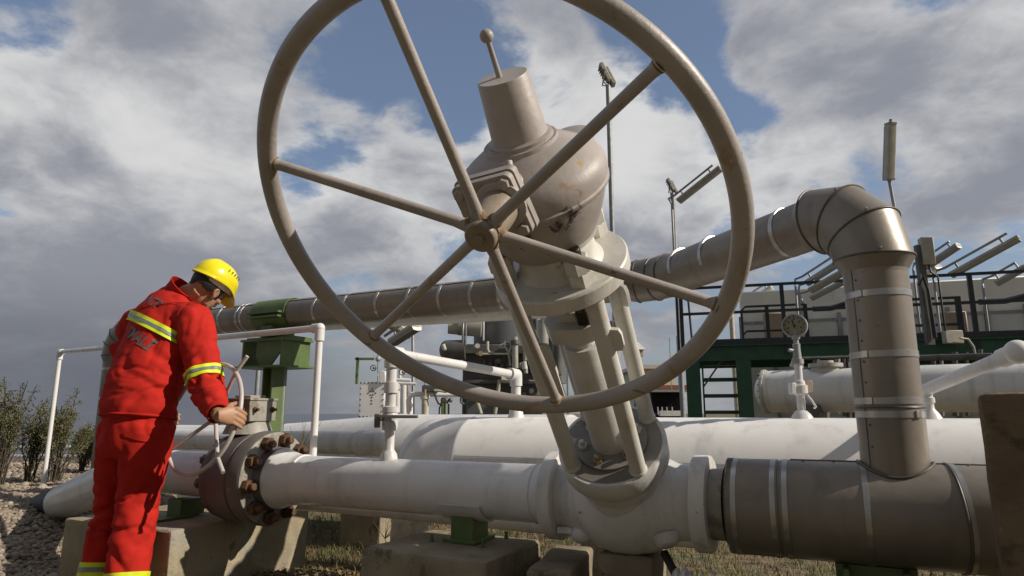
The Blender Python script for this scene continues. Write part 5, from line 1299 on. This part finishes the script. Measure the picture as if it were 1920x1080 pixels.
for L, r in prof:
    for k in range(sg):
        t = 2*math.pi*k/sg; back = .5-.5*math.cos(t - math.atan2((-Ft).dot(y_), (-Ft).dot(x_)) + math.pi)
        vs.append(nc + nd*(L + (.016*back if L > .02 else 0) - .02*(1-back)) + (x_*math.cos(t) + y_*math.sin(t)*.9)*r)
for i in range(len(prof)-1):
    for k in range(sg): fs.append((i*sg+k, i*sg+(k+1) % sg, (i+1)*sg+(k+1) % sg, (i+1)*sg+k))
b.add(vs, fs); b.build('collar', 'cloth', jack, 50)
# seams on back yoke and the shoulder
b = MB(); yc = J(318, 588, 3.40); pts = smoothr(yc, ringpts(bvh_j, yc, spd - Ft*.25, -Ft, -.0005, 60, R(-95), R(110), .25, .17)); b.tube(pts, .0018, 6, False)
sc_ = shR + Z*.01; pts = smoothr(sc_ - rI*.05, ringpts(bvh_j, sc_ - rI*.05, (St*1.0 - Z*.25), Z, -.0005, 48, R(-150), R(100), .2, .12)); b.tube(pts, .0022, 6, False); b.build('seam', 'cloth', jack)
# cuff
cf = wrR - cuffd*.052; b = MB(); b.lathe(cf, cuffd, [(-.004, .046), (.004, .0485), (.030, .0465), (.032, .042)], 28, None, False); b.build('cuff', 'cloth', jack)
# back pocket flap on the right hip
fc_ = J(262, 808, 3.0); dirn = (pel - fc_); dirn.z = 0; dirn.normalize(); rgt = dirn.cross(Z)
b = MB(); vs = []; n = 10
for k in range(n+1):
    for j, dz in enumerate((0, -.022)):
        o = fc_ + rgt*(-.055+.11*k/n) + Z*(dz - .028*k/n - (.006*math.sin(math.pi*k/n) if j else 0)); h, nn, i_, d_ = bvh_t.ray_cast(o - dirn*.2, dirn, 1.0); vs.append((h if h is not None else o) - dirn*.005)
b.add(vs, [(2*k, 2*k+2, 2*k+3, 2*k+1) for k in range(n)])
vs2 = [Vector(v) + dirn*.012 for v in vs]; b.add(vs2, [(2*k, 2*k+1, 2*k+3, 2*k+2) for k in range(n)]); b.build('pocket_flap', 'cloth', trou)
# lettering on the back
def back_text(s, c, size, u, v):
    me = textmesh(s, size, 0.0, .035); bm = bmesh.new(); bm.from_mesh(me)
    bmesh.ops.triangulate(bm, faces=bm.faces)
    for _ in range(2): bmesh.ops.subdivide_edges(bm, edges=[e for e in bm.edges if e.calc_length() > .008], cuts=1)
    bm.to_mesh(me); bm.free(); w = u.cross(v); o0 = origin_of(jack)
    for vt in me.vertices:
        o = Vector(c) + u*vt.co.x + v*vt.co.y + w*.35
        h, nn, i_, d_ = bvh_j.ray_cast(o, -w, 1.0)
        vt.co = ((h if h is not None else Vector(c)) + w*.003) - o0
    me.materials.clear(); me.materials.append(M['letters']); ob = bpy.data.objects.new('back_lettering', me); COL.objects.link(ob); ob.parent = jack
tu = (St*.9 - Z*.10).normalized(); tv_ = (spd - tu*spd.dot(tu)).normalized()
for s_, (px, py), sz in (('NTP', (287, 566), .062), ('TMALİ', (257, 633), .070)):
    h, n_ = seen(px, py)
    nb_ = (n_*.4 - Ft*.75 + Z*.15).normalized(); u_ = (St*.85 - Z*.42); u_ = (u_ - nb_*u_.dot(nb_)).normalized()
    back_text(s_, h, sz, u_, nb_.cross(u_))
# boots
for a_ in (ankR, ankL):
    b = MB(); q = Vector((a_.x, a_.y, 0)); b.tube([q + Z*.20, q + Z*.10, q + Z*.06], [.058, .056, .06], 18)
    b.tube([q - Ft*.08 + Z*.045, q + Z*.055, q + Ft*.09 + Z*.05, q + Ft*.17 + Z*.04, q + Ft*.205 + Z*.035], [(.036, .044), (.046, .054), (.05, .046), (.046, .04), (.03, .025)], 18, hint=St); b.build('boot', 'boot', person)
# hair: shell over the cranium below the helmet
b = MB(); vs = []; fs = []; nu, nv = 64, 40
cen = hc + uh*.018 - fh*.005
keep = {}
for j in range(nv+1):
    phi = math.pi*j/nv
    for i in range(nu):
        th = 2*math.pi*i/nu; vs.append(cen + fh*(.1015*math.sin(phi)*math.cos(th)) + Sh*(.0795*math.sin(phi)*math.sin(th)) + uh*(.097*math.cos(phi)))
def hairok(p):
    q = p-hc; f, s, u = q.dot(fh), q.dot(Sh), q.dot(uh)
    if u > .05: return True
    low = -.040 + .008*math.sin(s*60) if f < -.045 else (-.012 if f < .018 else (-.030 if f < .036 else (.03 if f < .06 else .06)))
    if -.045 <= f < -.012: low = -.040 + (f+.045)*.9
    return u > low
for j in range(nv):
    for i in range(nu):
        q = [j*nu+i, j*nu+(i+1) % nu, (j+1)*nu+(i+1) % nu, (j+1)*nu+i]
        c = sum((vs[k] for k in q), Vector())/4
        if hairok(c): fs.append(tuple(q))
for k, v in enumerate(vs): vs[k] = v + (v-cen).normalized()*(.003*mnoise.noise(v*90))
b.add(vs, fs); b.build('hair', 'hair', person, 180)
b = MB()
for s in (-1, 1): b.ell(hc + fh*.084 + uh*.006 + Sh*(.032*s), (.008, .012, .005), fh, Sh, uh); b.tube([hc + fh*.086 + uh*.022 + Sh*(.016*s), hc + fh*.086 + uh*.027 + Sh*(.034*s), hc + fh*.074 + uh*.022 + Sh*(.050*s)], [.003, .004, .002], 8)
b.build('eyebrows', 'hair', person)
# helmet
hu = (uh*.985 - fh*.17).normalized(); hf = (fh*.985 + uh*.17).normalized()
ho = hc + uh*.052 + fh*.004
b = MB(); vs = []; fs = []; nu, nv = 72, 22
def brim(th):      # extra outward reach of the brim; th 0 = front
    f = max(0, math.cos(th)); return .006 + .046*f**2.2
def rimz(th): return -.004 - .016*max(0, math.cos(th))**1.5 + .014*max(0, -math.cos(th))**2*0 - .010*math.cos(2*th)*.8
for j in range(nv+1):
    phi = (math.pi/2)*j/nv
    for i in range(nu):
        th = 2*math.pi*i/nu; r = math.sin(phi)**.92
        z = .104*math.cos(phi) + (rimz(th))*(j/nv)**3
        rid = .004*math.exp(-((math.sin(th))/.16)**2)*math.sin(phi*2)**1
        vs.append(ho + hf*((.129)*r*math.cos(th)) + Sh*(.104*r*math.sin(th)) + hu*(z + rid))
for i in range(nu):
    th = 2*math.pi*i/nu; e = brim(th)
    vs.append(ho + hf*((.129+e)*math.cos(th)) + Sh*((.104+e*.55)*math.sin(th)) + hu*(rimz(th) - .012 - .02*max(0, math.cos(th))**2))
for i in range(nu):
    th = 2*math.pi*i/nu; e = brim(th) - .003
    vs.append(ho + hf*((.129+e)*math.cos(th)) + Sh*((.104+e*.55)*math.sin(th)) + hu*(rimz(th) - .0155 - .02*max(0, math.cos(th))**2))
for j in range(nv+1):
    phi = (math.pi/2)*(nv-j)/nv
    for i in range(nu):
        th = 2*math.pi*i/nu; r = math.sin(phi)**.92
        vs.append(ho + hf*(.1245*r*math.cos(th)) + Sh*(.0995*r*math.sin(th)) + hu*(.0995*math.cos(phi) + rimz(th)*((nv-j)/nv)**3 - .001))
rows = len(vs)//nu
for j in range(rows-1):
    for i in range(nu):
        i2 = (i+1) % nu; fs.append((j*nu+i, j*nu+i2, (j+1)*nu+i2, (j+1)*nu+i))
b.add(vs, fs); hat = b.build('hard_hat', 'hat', person, 50)
b = MB()
for s in (-.018, .0, .018): b.tube([ho + hf*(.05*math.cos(a)-.03) + Sh*s + hu*.0 + hu*(.1045 - abs(s)*.06 - .010*(1-math.cos((a-.7)*1.0))) for a in (0, .5, 1., 1.5)], .0018, 6)
for a_ in (-.5, -.25, 0, .25, .5):
    th = math.pi/2 + a_*.8; q_ = ho + hf*(.135*math.cos(th)*.80) + Sh*(.108*math.sin(th)*.80) + hu*.058; o_ = (q_-ho).normalized()
    b.box(q_ + o_*.003, (.010, .0022, .0025), hu, hu.cross(o_), o_)
b.build('vent_ridge', 'machine', hat)
b = MB(); vs = []; fs = []
for L, k1 in ((.012, 1.0), (-.016, .985), (-.034, .95), (-.036, .92), (-.012, .93)):
    for i in range(48):
        th = 2*math.pi*i/48; vs.append(ho + hf*(.116*k1*math.cos(th) - .0) + Sh*(.094*k1*math.sin(th)) + hu*(L + .016*max(0, math.cos(th))))
for j in range(4):
    for i in range(48): i2 = (i+1) % 48; fs.append((j*48+i, j*48+i2, (j+1)*48+i2, (j+1)*48+i))
b.add(vs, fs); b.build('headband', 'liner', hat, 60)
# ================================================================== SUN AND SKY
AZ, EL = -14.0, 34.0
S = Vector((math.cos(R(AZ))*math.cos(R(EL)), math.sin(R(AZ))*math.cos(R(EL)), math.sin(R(EL))))
sun = bpy.data.lights.new('sun', 'SUN'); sun.energy = 4.8; sun.angle = R(.5); sun.color = (1, .91, .79)
so = bpy.data.objects.new('sun', sun); COL.objects.link(so); so.rotation_euler = (-S).to_track_quat('-Z', 'Y').to_euler(); so.location = (6, -3, 8)
w = bpy.data.worlds.new('World'); scn.world = w; w.use_nodes = True
nt = w.node_tree; L = nt.links; nodes = nt.nodes
bg = nodes['Background']; STR = .1; bg.inputs['Strength'].default_value = STR
sky = nodes.new('ShaderNodeTexSky'); sky.sky_type = 'NISHITA'; sky.sun_disc = False; sky.sun_elevation = R(EL); sky.sun_rotation = R(90-AZ)
sky.air_density = 1.0; sky.dust_density = .6; sky.ozone_density = 2.0
tc = nodes.new('ShaderNodeTexCoord'); dirv = tc.outputs['Generated']
def mth(op, a, b=None, clamp=False):
    n = nodes.new('ShaderNodeMath'); n.operation = op; n.use_clamp = clamp
    for i, v in enumerate((a, b)):
        if v is None: continue
        if isinstance(v, (int, float)): n.inputs[i].default_value = v
        else: L.new(v, n.inputs[i])
    return n.outputs[0]
sep = nodes.new('ShaderNodeSeparateXYZ'); L.new(dirv, sep.inputs[0])
zc_ = mth('MAXIMUM', sep.outputs['Z'], 0.0); den = mth('ADD', zc_, .32)
cmb = nodes.new('ShaderNodeCombineXYZ'); L.new(mth('DIVIDE', sep.outputs['X'], den), cmb.inputs[0]); L.new(mth('DIVIDE', sep.outputs['Y'], den), cmb.inputs[1])
def nz(scale, detail, rough, dist, off):
    mp = nodes.new('ShaderNodeMapping'); mp.inputs['Location'].default_value = off; L.new(cmb.outputs[0], mp.inputs['Vector'])
    n = nodes.new('ShaderNodeTexNoise'); n.inputs['Scale'].default_value = scale; n.inputs['Detail'].default_value = detail; n.inputs['Roughness'].default_value = rough; n.inputs['Distortion'].default_value = dist
    L.new(mp.outputs[0], n.inputs['Vector']); return n.outputs['Fac']
def lobe(px, py, deg):
    """soft bump around a compass direction"""
    d = ray(px, py).normalized(); n = nodes.new('ShaderNodeVectorMath'); n.operation = 'DOT_PRODUCT'; L.new(dirv, n.inputs[0]); n.inputs[1].default_value = d
    mr = nodes.new('ShaderNodeMapRange'); mr.interpolation_type = 'SMOOTHERSTEP'; mr.inputs['From Min'].default_value = math.cos(R(deg)); mr.inputs['From Max'].default_value = 1.0
    L.new(n.outputs['Value'], mr.inputs['Value']); return mr.outputs['Result']
warp = nodes.new('ShaderNodeTexNoise'); warp.inputs['Scale'].default_value = 2.0; warp.inputs['Detail'].default_value = 3; L.new(cmb.outputs[0], warp.inputs['Vector'])
wv = nodes.new('ShaderNodeVectorMath'); wv.operation = 'MULTIPLY_ADD'; wv.inputs[1].default_value = (.22, .22, 0); L.new(warp.outputs['Color'], wv.inputs[0]); L.new(cmb.outputs[0], wv.inputs[2])
cmb = wv
cov = nz(3.3, 11, .60, .0, (3.1, 1.7, 0))
for px, py, dg, amt in ((180, 290, 17, .13), (420, 400, 14, .12), (720, 300, 9, .09), (1090, 280, 12, .15), (1240, 330, 8, .06), (1460, 370, 7, .13), (1700, 120, 17, .13), (1860, 250, 9, .09), (420, 70, 12, .10), (1500, 120, 9, .08), (1000, 30, 5, .05), (1060, 130, 5, .05), (300, 560, 14, .14), (1200, 500, 9, .06), (900, 480, 15, .08), (1330, 420, 8, .05),
                        (760, 130, 8, -.15), (400, 185, 5, -.13), (1230, 90, 7, -.17), (1310, 210, 5, -.12), (930, 60, 5, -.10), (590, 300, 5.5, -.12), (1420, 290, 6, -.12), (1600, 330, 6, -.10), (1620, 470, 9, -.10), (1850, 400, 5, -.06), (20, 5, 5, -.13), (1400, 430, 5, -.06), (560, 150, 5, -.08), (860, 210, 4, -.05)):
    cov = mth('ADD', cov, mth('MULTIPLY', lobe(px, py, dg), amt))
def srange(v, a, b_, o0=0.0, o1=1.0):
    mr = nodes.new('ShaderNodeMapRange'); mr.interpolation_type = 'SMOOTHSTEP'; mr.inputs['From Min'].default_value = a; mr.inputs['From Max'].default_value = b_; mr.inputs['To Min'].default_value = o0; mr.inputs['To Max'].default_value = o1
    L.new(v, mr.inputs['Value']); return mr.outputs['Result']
mask = srange(cov, .43, .585)
def mixw(f, a, b_):
    m = nodes.new('ShaderNodeMix'); m.data_type = 'RGBA'
    for s, v in ((0, f), (6, a), (7, b_)):
        if isinstance(v, bpy.types.NodeSocket): L.new(v, m.inputs[s])
        elif s == 0: m.inputs[0].default_value = v
        else: m.inputs[s].default_value = (v[0]/STR, v[1]/STR, v[2]/STR, 1)
    return m.outputs[2]
tone = mth('ADD', mth('MULTIPLY', nz(2.6, 5, .5, .2, (7.7, 2.2, 0)), .9), mth('MULTIPLY', nz(5.5, 10, .62, .2, (1.7, 9.2, 0)), .55))
tone = mth('SUBTRACT', tone, .225)
tone = mth('ADD', tone, mth('MULTIPLY', srange(cov, .52, .80), -.13))
for px, py, dg, amt in ((130, 230, 12, .18), (420, 350, 12, .15), (720, 280, 9, .14), (1080, 220, 10, .20), (1240, 320, 7, .14), (1480, 370, 7, .16), (1700, 60, 16, .02), (1880, 160, 12, -.03), (350, 60, 14, -.06), (60, 430, 10, -.14), (330, 470, 8, -.10), (1180, 470, 10, -.02), (1780, 240, 6, .08), (560, 60, 6, .04)):
    tone = mth('ADD', tone, mth('MULTIPLY', lobe(px, py, dg), amt))
cloud = mixw(srange(tone, .26, .76), (.265, .28, .325), (.68, .68, .68))
bl = mixw(.22, sky.outputs[0], (.30, .34, .44))
col = mixw(mask, bl, cloud)
# grey veil of distant cloud near the horizon
veil = srange(sep.outputs['Z'], .30, .04)
veilc = mixw(nz(2.2, 6, .5, .2, (1.1, 6.2, 0)), (.20, .215, .255), (.33, .335, .355))
col = mixw(mth('MULTIPLY', veil, .66), col, veilc)
dark = mth('MULTIPLY', lobe(150, 800, 26), srange(sep.outputs['Z'], .20, .03))
col = mixw(mth('MULTIPLY', dark, .85), col, (.125, .135, .165))
col = mixw(srange(sep.outputs['Y'], .10, -.45), col, (.185, .186, .192))      # grey added over the unseen sky behind the camera, to dim bluish ambient
L.new(col, bg.inputs['Color'])
